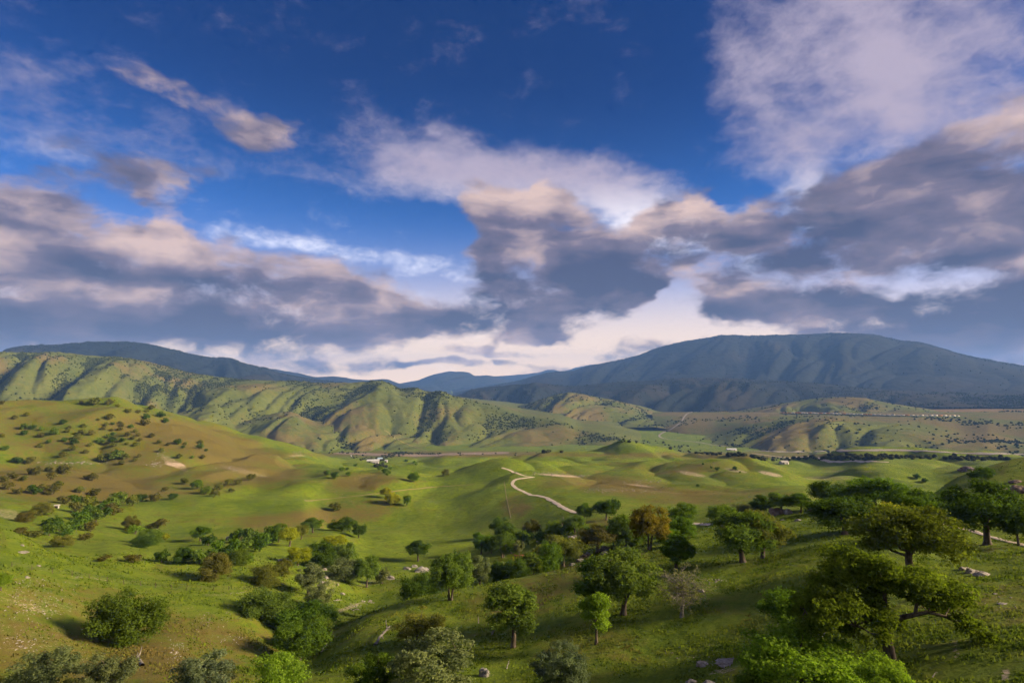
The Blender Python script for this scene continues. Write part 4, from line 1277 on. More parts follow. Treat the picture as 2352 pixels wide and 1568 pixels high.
ORD = ['leftmost', 'second', 'third', 'fourth', 'fifth', 'sixth', 'seventh', 'eighth', 'ninth', 'tenth', 'eleventh', 'twelfth', 'thirteenth', 'fourteenth', 'fifteenth', 'sixteenth',
       'seventeenth', 'eighteenth', 'nineteenth', 'twentieth', 'twenty first', 'twenty second', 'twenty third', 'twenty fourth', 'twenty fifth']


def relabel(group, bands, noun):
    """name the members of a row apart: by how high they stand, then counted from the left"""
    mem = [o for o in COL.objects if o.get('group') == group]
    key = lambda o: dir_pix(math.atan2(o.location[0], o.location[1]), (o.location[2] - CZ) / math.hypot(o.location[0], o.location[1]))
    mem.sort(key=lambda o: float(key(o)[1]))
    n = len(mem)
    for k, bn in enumerate(bands):
        row = sorted(mem[n * k // len(bands): n * (k + 1) // len(bands)], key=lambda o: float(key(o)[0]))
        for i, o in enumerate(row):
            o['label'] = (ORD[i] + ' ' if i == 0 else ORD[i] + ' from left ') + noun + ' ' + bn


relabel('oaks dotted over the left hill', ['in the row along the crest of left hill', 'in the row high on left hill', 'in the middle row on left hill', 'in the low row on left hill', 'in the lowest row on left hill'], 'small oak')
relabel('oaks at the foot of the left hill', ['just under the pale rock band below left hill', 'on the brown foot of left hill'], 'bushy oak')
relabel('oaks along the middle draw', ['on the far side of the middle draw', 'on the near side of the middle draw'], 'oak')
relabel('oaks in the hollow by the farm', ['in the far row of the farm hollow', 'in the near row of the farm hollow'], 'small oak')
relabel('oaks on the rolling grassland', ['on the rolling grassland right of the road'], 'tiny dark oak')
relabel('oaks in the left creek thicket', ['in the back row of the left creek thicket', 'in the middle of the left creek thicket', 'in the front row of the left creek thicket'], 'round oak')
relabel('bushes filling the left ravine', ['in the upper part of the left ravine', 'in the lower part of the left ravine'], 'bushy oak')
relabel('bushes between the grove oaks', ['in the back row between the grove oaks', 'in the front row between the grove oaks'], 'bush')
relabel('trees along the middle creek', ['in the upper strip of the creek below the knoll', 'in the lower strip of the creek below the knoll'], 'creek tree')

# ---- woods too far off to count
def woodland(name, label, pts, sizes, cols, seed=1, coarse=False):
    rng = np.random.default_rng(seed)
    t = (1 + 5 ** 0.5) / 2
    ico = np.array([(-1, t, 0), (1, t, 0), (-1, -t, 0), (1, -t, 0), (0, -1, t), (0, 1, t), (0, -1, -t), (0, 1, -t), (t, 0, -1), (t, 0, 1), (-t, 0, -1), (-t, 0, 1)]) / math.hypot(1, t)
    fac = np.array([(0, 11, 5), (0, 5, 1), (0, 1, 7), (0, 7, 10), (0, 10, 11), (1, 5, 9), (5, 11, 4), (11, 10, 2), (10, 7, 6), (7, 1, 8), (3, 9, 4), (3, 4, 2), (3, 2, 6), (3, 6, 8), (3, 8, 9),
                    (4, 9, 5), (2, 4, 11), (6, 2, 10), (8, 6, 7), (9, 8, 1)])
    if coarse:
        ico = np.array([(1, 0, 0), (-1, 0, 0), (0, 1, 0), (0, -1, 0), (0, 0, 1), (0, 0, -1)], float)
        fac = np.array([(0, 2, 4), (2, 1, 4), (1, 3, 4), (3, 0, 4), (2, 0, 5), (1, 2, 5), (3, 1, 5), (0, 3, 5)])
    kk = len(ico)
    n = len(pts)
    v = ico[None] * rng.uniform(0.7, 1.25, (n, kk, 1)) * sizes[:, None, None] * np.array([1, 1, 0.82])
    v = v + pts[:, None, :] + np.array([0, 0, 1.0]) * sizes[:, None, None] * 0.45
    f = fac[None] + (np.arange(n) * kk)[:, None, None]
    me = new_mesh(name, v.reshape(-1, 3), tris=f.reshape(-1, 3), smooth=False, attrs={'tint': np.repeat(rng.uniform(0.1, 0.9, n), kk)})
    o = link(name, me, M_LEAF, kind='stuff', label=label, category='woodland')
    o.color = (*cols, 1)
    return o


def scatter(P, n, dens, seed, rmin=1.0, rmax=2.0, smax=1.05):
    rng = np.random.default_rng(seed)
    pr = dens(P).ravel() * (P['S'] < smax).ravel() * P['R'].ravel() ** 1.0
    idx = rng.choice(pr.size, n, p=pr / pr.sum())
    i, j = np.unravel_index(idx, P['R'].shape)
    i2, j2 = np.minimum(i + 1, P['R'].shape[0] - 1), np.minimum(j + 1, P['R'].shape[1] - 1)
    a, bq = rng.random(n), rng.random(n)
    pts = []
    for A in (P['X'], P['Y'], P['Z']):
        pts.append(A[i, j] * (1 - a) * (1 - bq) + A[i2, j] * a * (1 - bq) + A[i, j2] * (1 - a) * bq + A[i2, j2] * a * bq)
    pts = np.stack(pts, 1)
    pts[:, 2] += CZ
    return pts, rng.uniform(rmin, rmax, n)


def clump(P, lam, seed):
    return sstep(-0.1, 0.5, fbm(P['X'] / lam, P['Y'] / lam, 3, seed))


pts, sz = scatter(wooded_range, 14000, lambda P: (sstep(0.22, 0.02, P['b1']) * 1.6 + sstep(0.10, 0.0, P['b2']) * 0.6 + 0.10) * (0.10 + clump(P, 300, 5)) * (0.12 + sstep(0.2, 0.75, P['f']))
                  * (0.25 + 1.6 * sstep(0.05, -0.45, np.broadcast_to(P['th'][:, None], P['f'].shape))), 1, 2.0, 6.0)
woodland('range_woodland', 'dark oak woodland filling gullies of the olive range', pts, sz, (0.056, 0.074, 0.024), coarse=True)
pts, sz = scatter(front_spur, 700, lambda P: (sstep(0.2, 0.02, P['b1']) + 0.05) * (0.1 + clump(P, 150, 6)), 2, 2.5, 5)
woodland('spur_woodland', 'scrub oaks in the creases of the lower spurs', pts, sz, (0.045, 0.060, 0.020))
pts, sz = scatter(canyon_hill, 1800, lambda P: (sstep(0.3, 0.02, P['b1']) + 0.15) * (0.2 + clump(P, 200, 7)), 3, 3, 6)
woodland('canyon_woodland', 'dark scrub covering the hill at the canyon mouth', pts, sz, (0.036, 0.048, 0.022))
pts, sz = scatter(rear_canyon, 5000, lambda P: 0.05 + clump(P, 400, 8) ** 2 + 0.4 * sstep(0.2, 0.0, P['b1']), 4, 3, 8)
woodland('foothill_woodland', 'dense dark woodland over the foothills of the mountain', pts, sz, (0.030, 0.040, 0.022), coarse=True)
pts, sz = scatter(river_hill, 1300, lambda P: (sstep(0.2, 0.0, P['b1']) * 1.3 + 0.16) * (0.1 + clump(P, 220, 9)), 5, 2.5, 5.5)
woodland('river_hill_woodland', 'oaks scattered over the smooth hills above the far road', pts, sz, (0.040, 0.055, 0.020))
pts, sz = scatter(plain_patch, 1500, lambda P: 0.05 + clump(P, 320, 10) ** 2, 6, 3.5, 7)
woodland('plain_woodland', 'oaks dotted across the reddish plain under the mountain', pts, sz, (0.042, 0.052, 0.022))
pts, sz = scatter(river_hill, 420, lambda P: (P['S'] > 1.06) * (0.04 + clump(P, 260, 16) ** 2), 16, 3.0, 6.0, smax=1.66)
woodland('flat_woodland', 'oaks dotted over the brown flat behind the far hills', pts, sz, (0.046, 0.058, 0.024))
pts, sz = scatter(train_hill, 500, lambda P: (sstep(0.25, 0.0, P['b1']) + 0.1) * (0.1 + clump(P, 160, 11)), 7, 3, 6)
woodland('railway_hill_woodland', 'scrub trees on the rounded hill behind the railway', pts, sz, (0.040, 0.050, 0.022))
pts, sz = scatter(left_mountain, 2500, lambda P: 0.03 + sstep(0.8, 1.0, P['f']) ** 2, 8, 5, 9)
woodland('left_mountain_forest', 'forest roughening the crest of the dark left mountain', pts, sz, (0.028, 0.036, 0.022), coarse=True)
pts, sz = scatter(right_mountain, 3000, lambda P: 0.02 + sstep(0.82, 1.0, P['f']) ** 2, 9, 5, 10)
woodland('right_mountain_forest', 'forest roughening the crest of the massive right mountain', pts, sz, (0.026, 0.034, 0.022), coarse=True)

# river side trees in the valley, as strips
rng_ = np.random.default_rng(12)
rp, rs = [], []
for (u0, v0, u1, v1, n, spread) in [(880, 1050, 930, 1040, 60, 6), (905, 1041, 1010, 1043, 70, 2), (760, 1040, 840, 1040, 20, 2), (1050, 1044, 1300, 1038, 16, 3), (1690, 1055, 2050, 1052, 120, 4),
                                     (1560, 1035, 1760, 1052, 60, 4), (1900, 1046, 2320, 1056, 120, 4), (1340, 1000, 1600, 1030, 60, 8), (810, 1050, 880, 1058, 40, 6), (860, 1070, 905, 1075, 24, 5)]:
    for k in range(n):
        t = rng_.random()
        p = drop_pixel(u0 + (u1 - u0) * t + rng_.normal(0, 4), v0 + (v1 - v0) * t + rng_.normal(0, spread * 0.5))
        if p is not None and 900 < p[1] < 4000:
            rp.append(p)
            rs.append(rng_.uniform(2.2, 5.0))
woodland('riverside_woodland', 'line of willows and oaks along the valley river', np.array(rp), np.array(rs), (0.052, 0.060, 0.030))

# ------------------------------------------------------------------ roads and trails
def spline_pixels(pts, n):
    p = np.array(pts, float)
    d = np.concatenate([[0], np.cumsum(np.hypot(*np.diff(p, axis=0).T))])
    t = np.linspace(0, d[-1], n)
    return np.stack([pchip(d, p[:, 0], t), pchip(d, p[:, 1], t)], 1)


def ribbon(name, label, pix, width, mat, n=120, lift=0.10, ragged=0.2, seed=1, cat='road', smooth_r=True, rfix=None):
    P = []
    for u, v in spline_pixels(pix, n):
        p = drop_pixel(u, v) if rfix is None else at_range(u, rfix)
        if p is not None and (not P or np.hypot(*(p - P[-1])[:2]) > width * 0.25):
            P.append(p)
    P = np.array(P)
    xy = P[:, :2].copy()
    for _ in range(3):
        xy[1:-1] = 0.5 * xy[1:-1] + 0.25 * (xy[2:] + xy[:-2])
    # even steps
    d = np.concatenate([[0], np.cumsum(np.hypot(*np.diff(xy, axis=0).T))])
    m = int(min(900, max(24, d[-1] / (width * 0.7))))
    t = np.linspace(0, d[-1], m)
    xy = np.stack([np.interp(t, d, xy[:, 0]), np.interp(t, d, xy[:, 1])], 1)
    tg = np.gradient(xy, axis=0)
    tg /= np.linalg.norm(tg, axis=1, keepdims=True) + 1e-9
    nr = np.stack([-tg[:, 1], tg[:, 0]], 1)
    rng = np.random.default_rng(seed)
    cols = np.linspace(-0.5, 0.5, 6)
    vs = []
    for i in range(m):
        w = width * (1 + ragged * (perlin(t[i] / (width * 2.5), 3.3, seed) + 0.6 * rng.normal() * 0.4))
        off = width * ragged * perlin(t[i] / (width * 4), 8.8, seed)
        for k, c in enumerate(cols):
            q = xy[i] + nr[i] * (c * w + off)
            sink = 0.22 * lift if 0 < k < 5 else -0.9 * lift
            vs.append((q[0], q[1], on_land(q[0], q[1]) + lift + (sink if 0 < k < 5 else -0.06)))
    me = new_mesh(name, vs, grid_quads(m, 6), attrs={'side': np.tile(np.abs(cols) * 2, m)})
    return link(name, me, mat, kind='structure', label=label, category=cat)


def road_material(name, c1, c2, verge):
    mat = bpy.data.materials.new(name)
    mat.use_nodes = True
    b = NB(mat.node_tree)
    P = b.node('ShaderNodeNewGeometry').outputs['Position']
    n1, n2 = b.noise(P, 0.9, 5, 0.7), b.noise(P, 0.12, 5, 0.6)
    side = b.attr('side')
    rut = b.ramp(b.m('ABSOLUTE', b.m('SUBTRACT', side, 0.45)), 0.62, 0.18)          # 1 in the wheel tracks
    f = b.m('ADD', rut, b.m('MULTIPLY', b.m('SUBTRACT', b.m('ADD', b.m('MULTIPLY', n1, 0.6), b.m('MULTIPLY', n2, 0.6)), 0.6), 2.2))
    col = b.mix(b.ramp(f, 0.20, 0.62), verge, b.mix(n1, c1, c2))
    p = b.node('ShaderNodeBsdfPrincipled')
    b.put(p.inputs['Base Color'], col)
    p.inputs['Roughness'].default_value = 0.95
    p.inputs['Specular IOR Level'].default_value = 0.1
    o = b.node('ShaderNodeOutputMaterial')
    b.put(o.inputs[0], p.outputs[0])
    return mat


M_DIRT = road_material('pale_dirt', (0.34, 0.28, 0.21), (0.60, 0.53, 0.44), (0.115, 0.135, 0.025))
M_TRAIL = road_material('worn_trail', (0.14, 0.13, 0.05), (0.26, 0.21, 0.11), (0.105, 0.135, 0.020))
M_TAR = simple_material('grey_tarmac', (0.16, 0.15, 0.135), (0.26, 0.245, 0.22), 0.5, 0.9, 0.1, coords='Generated', stretch=(60, 60, 60))
z2 = lambda L: [Z2(*p) for p in L]
z3 = lambda L: [Z3(*p) for p in L]
z5 = lambda L: [Z5(*p) for p in L]
zz6 = lambda L: [Z6(*p) for p in L]
ribbon('dirt_road', 'white dirt road curving down the middle green hill',
       z2([(1400, 1020), (1345, 1027), (1290, 1034), (1264, 1048), (1260, 1066), (1282, 1092), (1330, 1116), (1390, 1141)]) + z5([(1400, 50), (1480, 66), (1540, 97), (1600, 132), (1650, 157), (1720, 176)]), 3.6, M_DIRT, 160, 0.14)
ribbon('upper_dirt_road', 'pale dirt road climbing the upper part of the middle hill', z2([(1190, 958), (1240, 975), (1290, 995), (1360, 1016), (1400, 1021)]), 3.2, M_DIRT, 60, 0.2, seed=2)
ribbon('grove_dirt_road', 'white strip of dirt road showing between the oaks', zz6([(215, 380), (300, 384), (395, 390)]), 4.0, M_DIRT, 40, 0.14, seed=5)
ribbon('right_dirt_road', 'white dirt road running down to the right edge past the dark oak', zz6([(1640, 335), (1720, 350), (1800, 375), (1900, 402), (2000, 424), (2180, 477), (2352, 520), (2480, 560)]), 1.5, M_DIRT, 90, 0.12, seed=6)
ribbon('right_dirt_patch', 'bright bare dirt bank beside the dirt road at right', zz6([(1712, 322), (1760, 330), (1830, 345), (1890, 357)]), 3.2, M_DIRT, 40, 0.16, seed=7, cat='dirt')
ribbon('grass_trail', 'faint brown trail crossing the middle slope', [(803, 1140), (860, 1134), (930, 1125), (1010, 1117), (1090, 1112)], 2.2, M_TRAIL, 80, 0.14, seed=8, cat='trail')
ribbon('left_grass_trail', 'faint trail running on from the middle slope to the left', [(700, 1150), (750, 1146), (803, 1140)], 2.0, M_TRAIL, 40, 0.14, seed=9, cat='trail')
ribbon('fence_line_path', 'straight dark worn line down the middle hill', [(1158, 1105), (1163, 1140), (1168, 1165), (1173, 1190)], 0.7, M_TRAIL, 40, 0.12, seed=10, cat='trail')
ribbon('canyon_road', 'grey road winding up the far hills at the canyon mouth', z3([(560, 845), (420, 835), (300, 815), (150, 800), (80, 790), (55, 775), (80, 755), (130, 735), (165, 710), (200, 685), (215, 655), (240, 632), (300, 622)]), 10, M_TAR, 140, 0.8, 0.05, 12)
ribbon('valley_road', 'long grey road along the foot of the far hills', z3([(600, 868), (690, 870), (820, 876), (950, 877), (1130, 872), (1300, 868), (1500, 866), (1640, 868), (1800, 876), (1980, 885), (2352, 890)]), 12, M_TAR, 160, 0.8, 0.05, 13)
ribbon('river_bed', 'pale sandy river bed in the valley', z3([(1500, 940), (1300, 935), (1150, 938), (1000, 905), (870, 912), (760, 900), (640, 885)]), 7, M_DIRT, 120, 0.5, 0.4, 14, cat='river bed')
ribbon('spur_trail', 'thin pale trail slanting down the lower spur', z2([(400, 705), (430, 725), (470, 760), (540, 795), (620, 825), (690, 848)]), 4.5, M_TRAIL, 60, 0.8, 0.1, 15, cat='trail')
ribbon('farm_field_edge', 'brown gravel flat along the valley floor', z2([(60, 862), (300, 868), (700, 872), (1000, 862), (1250, 856)]), 60, simple_material('gravel_flat', (0.12, 0.095, 0.07), (0.26, 0.20, 0.15), 0.8, 0.95, 0.4, coords='Generated', stretch=(60, 60, 60)), 80, 0.8, 0.3, 16, cat='gravel flat')

# ------------------------------------------------------------------ rocks
from mathutils import noise as mnoise
import bmesh


def rock_mesh(name, seed, flat=0.6, rough=0.35, facet=False):
    bm = bmesh.new()
    bmesh.ops.create_icosphere(bm, subdivisions=4, radius=1.0)
    for v in bm.verts:
        p = v.co.copy()
        q = p + Vector((seed * 3.1, seed * 1.7, 0))
        d = 1 + rough * mnoise.noise(q * 1.1) + rough * 0.5 * mnoise.noise(q * 2.7) + rough * 0.16 * mnoise.noise(q * 7.0)
        crack = abs(mnoise.noise(Vector((q.x * 1.2, q.y * 1.2, q.z * 3.2))))
        d -= 0.10 * max(0.0, 1 - crack / 0.06)
        v.co = Vector((p.x * d, p.y * d * 0.85, max(-0.35, p.z * d * flat)))
    me = bpy.data.meshes.new(name)
    bm.to_mesh(me)
    bm.free()
    me.polygons.foreach_set('use_smooth', np.ones(len(me.polygons), bool))
    return me


M_ROCK = simple_material('grey_granite', (0.08, 0.078, 0.072), (0.28, 0.27, 0.25), 2.6, 0.9, 0.7, stretch=(1, 1, 2.2), bdist=0.12)
M_ROCKP = simple_material('pale_granite', (0.13, 0.12, 0.105), (0.32, 0.30, 0.27), 2.6, 0.9, 0.6, stretch=(1, 1, 1.6), bdist=0.1)
M_ROCKB = simple_material('brown_rock', (0.060, 0.045, 0.038), (0.20, 0.155, 0.13), 2.4, 0.95, 0.8, bdist=0.12)
ROCKS = {}
for s in range(6):
    for nm, mt in (('g', M_ROCK), ('p', M_ROCKP), ('b', M_ROCKB)):
        m_ = rock_mesh('boulder_' + nm + str(s), s + 1, 0.55 + 0.1 * (s % 3), 0.40 + 0.06 * (s % 4))
        m_.materials.append(mt)
        ROCKS[nm + str(s)] = m_


def rock(z, x, y, w, h, kind, label, rot=None, r=None, group=None):
    u, v = z(x, y)
    p = drop_pixel(u, v) if r is None else at_range(u, r)
    if p is None:
        return
    o = link('boulder', ROCKS[kind], None, label=label, category='boulder')
    if group:
        o['group'] = group
    sx = w * SC[z] / FPX * p[1] / 2
    sz = h * SC[z] / FPX * p[1] / 1.1
    o.scale = (sx, sx * 0.9, sz)
    o.location = (float(p[0]), float(p[1]), float(p[2] - 0.06 * sz))
    o.rotation_euler = (0, 0, random.Random(int(x * 7 + y)).uniform(-0.5, 0.5) if rot is None else rot)


rock(Z5, 645, 562, 100, 62, 'g0', 'large streaked grey boulder on the green slope below the umbrella oak')
rock(Z5, 600, 532, 44, 26, 'g1', 'small rounded boulder behind the large streaked boulder')
rock(Z5, 553, 548, 48, 24, 'g2', 'low grey boulder left of the large streaked boulder')
rock(Z5, 438, 612, 62, 34, 'p1', 'pale pointed slab of rock near the rubble')
rock(Z5, 1658, 342, 46, 26, 'p2', 'pale boulder below the open crowned oak, left of its neighbour')
rock(Z5, 1678, 328, 34, 22, 'p0', 'smaller pale boulder above the pale boulder under the open oak')
rock(Z5, 1890, 414, 96, 36, 'g3', 'long grey ledge boulder right of the grey brown oak')
rock(Z5, 1740, 462, 70, 44, 'b0', 'dark brown rock face left of the grey brown oak trunk')
rock(Z5, 1772, 450, 50, 30, 'g4', 'rounded ledge rock against the dark brown rock face')
rock(Z5, 1720, 488, 60, 18, 'g5', 'flat ledge rock in the row stepping down the crest')
rock(Z5, 1880, 442, 50, 22, 'g1', 'lichen grey boulder below the long ledge boulder')
rock(Z5, 2082, 384, 54, 28, 'g2', 'grey boulder at the foot of the rusty oak')
rock(Z5, 2005, 402, 34, 18, 'g0', 'small grey stone left of the rusty oak boulder')
rock(Z5, 1500, 552, 34, 22, 'g3', 'little grey stone on the crest under the ravine oaks')
rock(Z5, 1667, 518, 54, 20, 'g4', 'flat grey stone right of the yellow green oak trunk')
rock(Z5, 1435, 358, 30, 12, 'p3', 'small white stone in the central grove clearing')
rock(Z5, 1505, 330, 40, 20, 'b1', 'dark stone left of the pale boulders under the oak')
rock(Z5, 1072, 1262, 74, 80, 'g5', 'tall grey boulder at the bottom edge')
rock(Z6, 2085, 708, 96, 50, 'p0', 'largest pale hump of the three rocks on the bright lawn', rot=0.1)
rock(Z6, 2025, 690, 74, 40, 'p4', 'middle pale hump of the three rocks on the bright lawn', rot=0.0)
rock(Z6, 1975, 672, 60, 30, 'p5', 'smallest pale hump of the three rocks on the bright lawn', rot=0.2)
rock(Z6, 808, 324, 96, 60, 'b2', 'big cave like dark boulder under the grove oaks')
rock(Z6, 870, 320, 50, 44, 'g2', 'grey slab leaning beside the cave like boulder')
rock(Z6, 1005, 1098, 130, 74, 'b3', 'dark mossy boulder left of the largest oak')
rock(Z6, 1085, 1084, 70, 26, 'p1', 'flat pale stone right of the dark mossy boulder')
rock(Z6, 322, 812, 42, 26, 'p2', 'pale egg shaped stone right of the bare grey tree')
rock(Z6, 940, 364, 54, 14, 'g3', 'flat grey stone on the lawn between the grove oaks')
rock(Z6, 838, 362, 30, 12, 'p3', 'small pale stone on the lawn left of the flat grey stone')
rock(Z6, 2228, 188, 120, 56, 'b4', 'large brown rock outcrop on the right ridge')
rock(Z6, 2330, 182, 110, 66, 'b5', 'brown rock outcrop at the right edge of the ridge')
rock(Z6, 2300, 122, 84, 30, 'b0', 'brown rock slab near the top of the right ridge')
rock(Z6, 1892, 214, 64, 30, 'b1', 'small brown boulder on the lower flank of the right ridge')
rock(Z6, 1800, 232, 54, 28, 'b2', 'brown boulder left of the small brown ridge boulder')
rock(Z6, 2015, 44, 120, 30, 'b3', 'jagged dark rocks on the skyline of the right ridge')
rock(Z6, 1830, 322, 150, 62, 'p4', 'broad pale rocky mound beyond the bright dirt bank')
rock(Z6, 1965, 312, 80, 30, 'g0', 'grey stone half hidden by the large dark oak')
rock(Z6, 1035, 205, 90, 50, 'b4', 'dark brown rocks at the left of the grove', r=240)
rock(Z6, 1075, 235, 70, 40, 'b5', 'lower brown rock in front of the grove rocks', r=232)
rock(Z6, 265, 1384, 76, 30, 'g1', 'flat grey stone at the bottom edge below the slope')
rock(Z6, 385, 1390, 96, 26, 'g4', 'wide flat stone at the bottom edge')
rock(Z6, 335, 1272, 76, 36, 'p5', 'pale fractured stone on the lower slope')
rock(Z6, 500, 1258, 150, 18, 'p3', 'long low pale ledge on the lower slope')
rock(Z6, 2340, 320, 50, 60, 'g5', 'grey boulder at the right edge beyond the dark oak')
rock(Z6, 2220, 888, 60, 14, 'p0', 'small white stones on the lawn right of the largest oak')
rock(Z6, 2172, 826, 26, 12, 'p2', 'tiny white stone on the lawn near the right edge')
rock(Z4, 142, 434, 80, 15, 'p0', 'long white slab of rock on the upper left slope')
rock(Z4, 258, 525, 34, 10, 'p1', 'small white stone on the left slope above the fence')
rock(Z4, 180, 604, 36, 14, 'p2', 'white stone just below the left fence line')
rock(Z4, 148, 388, 34, 12, 'p4', 'small pale stone above the long white slab')
rock(Z4, 2180, 552, 34, 22, 'p1', 'rounded pale boulder at the top of the rock rubble')
rock(Z4, 1895, 495, 90, 24, 'p3', 'rounded pale rock behind the small olive oak')
rock(Z4, 1540, 350, 40, 40, 'p5', 'pale eroded bank rock by the creek trees')
rock(Z4, 2300, 714, 24, 14, 'p2', 'small white stone on the grass below the rubble')
rock(Z5, 118, 712, 28, 14, 'p3', 'white stone pair on the grass right of the ravine trees')
rock(Z5, 82, 650, 22, 12, 'p1', 'small white stone under the rock rubble')
rock(Z5, 1335, 258, 14, 12, 'p0', 'tiny white stone at the edge of the worn slope')


def rubble(name, label, spots, mat, seed):
    rng = np.random.default_rng(seed)
    base = [np.array([v.co[:] for v in ROCKS['g%d' % k].vertices]) for k in (0,)]
    oc = np.array([(1, 0, 0), (-1, 0, 0), (0, 1, 0), (0, -1, 0), (0, 0, 1), (0.6, 0.6, 0.6), (-0.6, 0.5, 0.6), (-0.5, -0.6, 0.6), (0.6, -0.6, 0.5)], float)
    fc = np.array([(0, 5, 8), (0, 2, 5), (2, 6, 5), (2, 1, 6), (1, 7, 6), (1, 3, 7), (3, 8, 7), (3, 0, 8), (4, 5, 6), (4, 6, 7), (4, 7, 8), (4, 8, 5)])
    vs, fs, n = [], [], 0
    for (z, x, y, rx, ry, cnt, s0, s1) in spots:
        for k in range(cnt):
            u, v = z(x + rng.normal(0, rx * 0.5), y + rng.normal(0, ry * 0.5))
            p = drop_pixel(u, v)
            if p is None or p[1] > 1400:
                continue
            s = rng.uniform(s0, s1) * (0.3 + 0.8 * rng.random() ** 2)
            q = oc * rng.uniform(0.7, 1.2, (9, 1)) * np.array([1, 0.8, 0.55]) * s
            a = rng.uniform(0, 6.28)
            q = np.stack([q[:, 0] * math.cos(a) - q[:, 1] * math.sin(a), q[:, 0] * math.sin(a) + q[:, 1] * math.cos(a), q[:, 2]], 1)
            vs.append(q + p)
            fs.append(fc + n)
            n += 9
    me = new_mesh(name, np.concatenate(vs), tris=np.concatenate(fs), smooth=False)
    link(name, me, mat, kind='stuff', label=label, category='rubble')


rubble('ravine_rubble', 'pile of broken pale rocks beside the ravine trees', [(Z4, 2190, 590, 50, 26, 60, 0.5, 1.3), (Z4, 2160, 640, 30, 16, 40, 0.4, 0.9), (Z5, 20, 590, 60, 18, 40, 0.4, 0.9), (Z5, 200, 800, 60, 30, 40, 0.3, 0.7), (Z5, 290, 765, 40, 14, 26, 0.3, 0.8), (Z5, 70, 755, 30, 8, 20, 0.3, 0.7)], M_ROCKP, 1)
rubble('slope_rubble', 'scattered pale stones on the lower left brown slope', [(Z4, 1190, 1090, 70, 90, 120, 0.10, 0.34), (Z4, 1400, 880, 160, 120, 90, 0.10, 0.3), (Z4, 260, 780, 260, 120, 260, 0.10, 0.34), (Z4, 200, 640, 200, 40, 70, 0.12, 0.4), (Z4, 1560, 1010, 120, 40, 60, 0.1, 0.3), (Z4, 120, 1050, 200, 60, 120, 0.1, 0.3), (Z4, 1600, 705, 60, 12, 40, 0.12, 0.3), (Z4, 520, 600, 60, 8, 30, 0.12, 0.3)], M_ROCKP, 2)
rubble('meadow_rubble', 'small white stones sprinkled over the middle brown slope', [(Z5, 60, 60, 220, 60, 90, 0.25, 0.6), (Z2, 250, 1030, 60, 30, 40, 0.3, 0.8), (Z4, 1500, 250, 260, 60, 50, 0.2, 0.5), (Z4, 1100, 280, 120, 30, 26, 0.2, 0.5)], M_ROCKP, 3)
rubble('lawn_rubble', 'small stones and bare scree on the near right slope', [(Z6, 420, 740, 60, 20, 60, 0.08, 0.3), (Z6, 380, 1250, 160, 40, 70, 0.06, 0.22), (Z6, 780, 1210, 80, 30, 50, 0.06, 0.22), (Z6, 1020, 820, 60, 30, 30, 0.06, 0.25), (Z6, 2230, 900, 120, 90, 70, 0.05, 0.2), (Z6, 200, 1200, 200, 60, 60, 0.05, 0.2)], M_ROCKP, 4)
rubble('plateau_rubble', 'broken pale rock ledges on the brown plateau', [(Z2, 1500, 1000, 200, 10, 90, 0.5, 1.5), (Z2, 1700, 1012, 120, 6, 60, 0.5, 1.4), (Z5, 1850, 15, 160, 16, 120, 0.3, 0.9), (Z5, 2100, 20, 200, 20, 120, 0.3, 0.9), (Z2, 2150, 1050, 200, 20, 60, 0.5, 1.2), (Z1, 480, 925, 260, 14, 140, 0.6, 1.8), (Z1, 1060, 930, 80, 20, 70, 0.6, 1.6), (Z1, 1080, 870, 40, 40, 50, 0.5, 1.3), (Z1, 1550, 965, 120, 26, 70, 0.5, 1.3), (Z1, 2040, 855, 60, 14, 40, 0.8, 1.8)], M_ROCKP, 5)

# ------------------------------------------------------------------ dead wood
def dead_wood(name, label, cat, z, foot, tip, rad, lift=0.3, branches=4, seed=1, upright=False):
    rng = np.random.default_rng(seed)
    u0, v0 = z(*foot)
    u1, v1 = z(*tip)
    p0 = drop_pixel(u0, v0)
    if upright:
        p1 = p0.copy()
        s = SC[z] / FPX * p0[1]
        p1 = p0 + np.array([(tip[0] - foot[0]) * s, 0.2, (foot[1] - tip[1]) * s])
    else:
        p1 = drop_pixel(u1, v1)
        p1[2] += lift
        p0 = p0 + np.array([0, 0, rad * 0.6])
    root = link(name, None, label=label, category=cat)
    root.location = tuple(map(float, p0))
    d = p1 - p0
    L = np.linalg.norm(d)
    main = wiggle(rng, np.zeros(3) - (np.array([0, 0, rad]) if upright else 0), d, 6, 0.10)
    link('trunk', new_mesh('dead_trunk', *tube(main, np.linspace(rad, rad * 0.35, 7) * rng.uniform(0.85, 1.15, 7), 8)), M_DEAD, root)
    for k in range(branches):
        s = np.array(main[rng.integers(2, 6)])
        e = s + d / L * L * 0.12 + rng.normal(0, 0.09 * L, 3) + np.array([0, 0, abs(rng.normal(0, 0.05 * L))])
        link('branch', new_mesh('dead_branch', *tube(wiggle(rng, s, e, 3, 0.25), np.linspace(rad * 0.4, rad * 0.1, 4), 5)), M_DEAD, root)


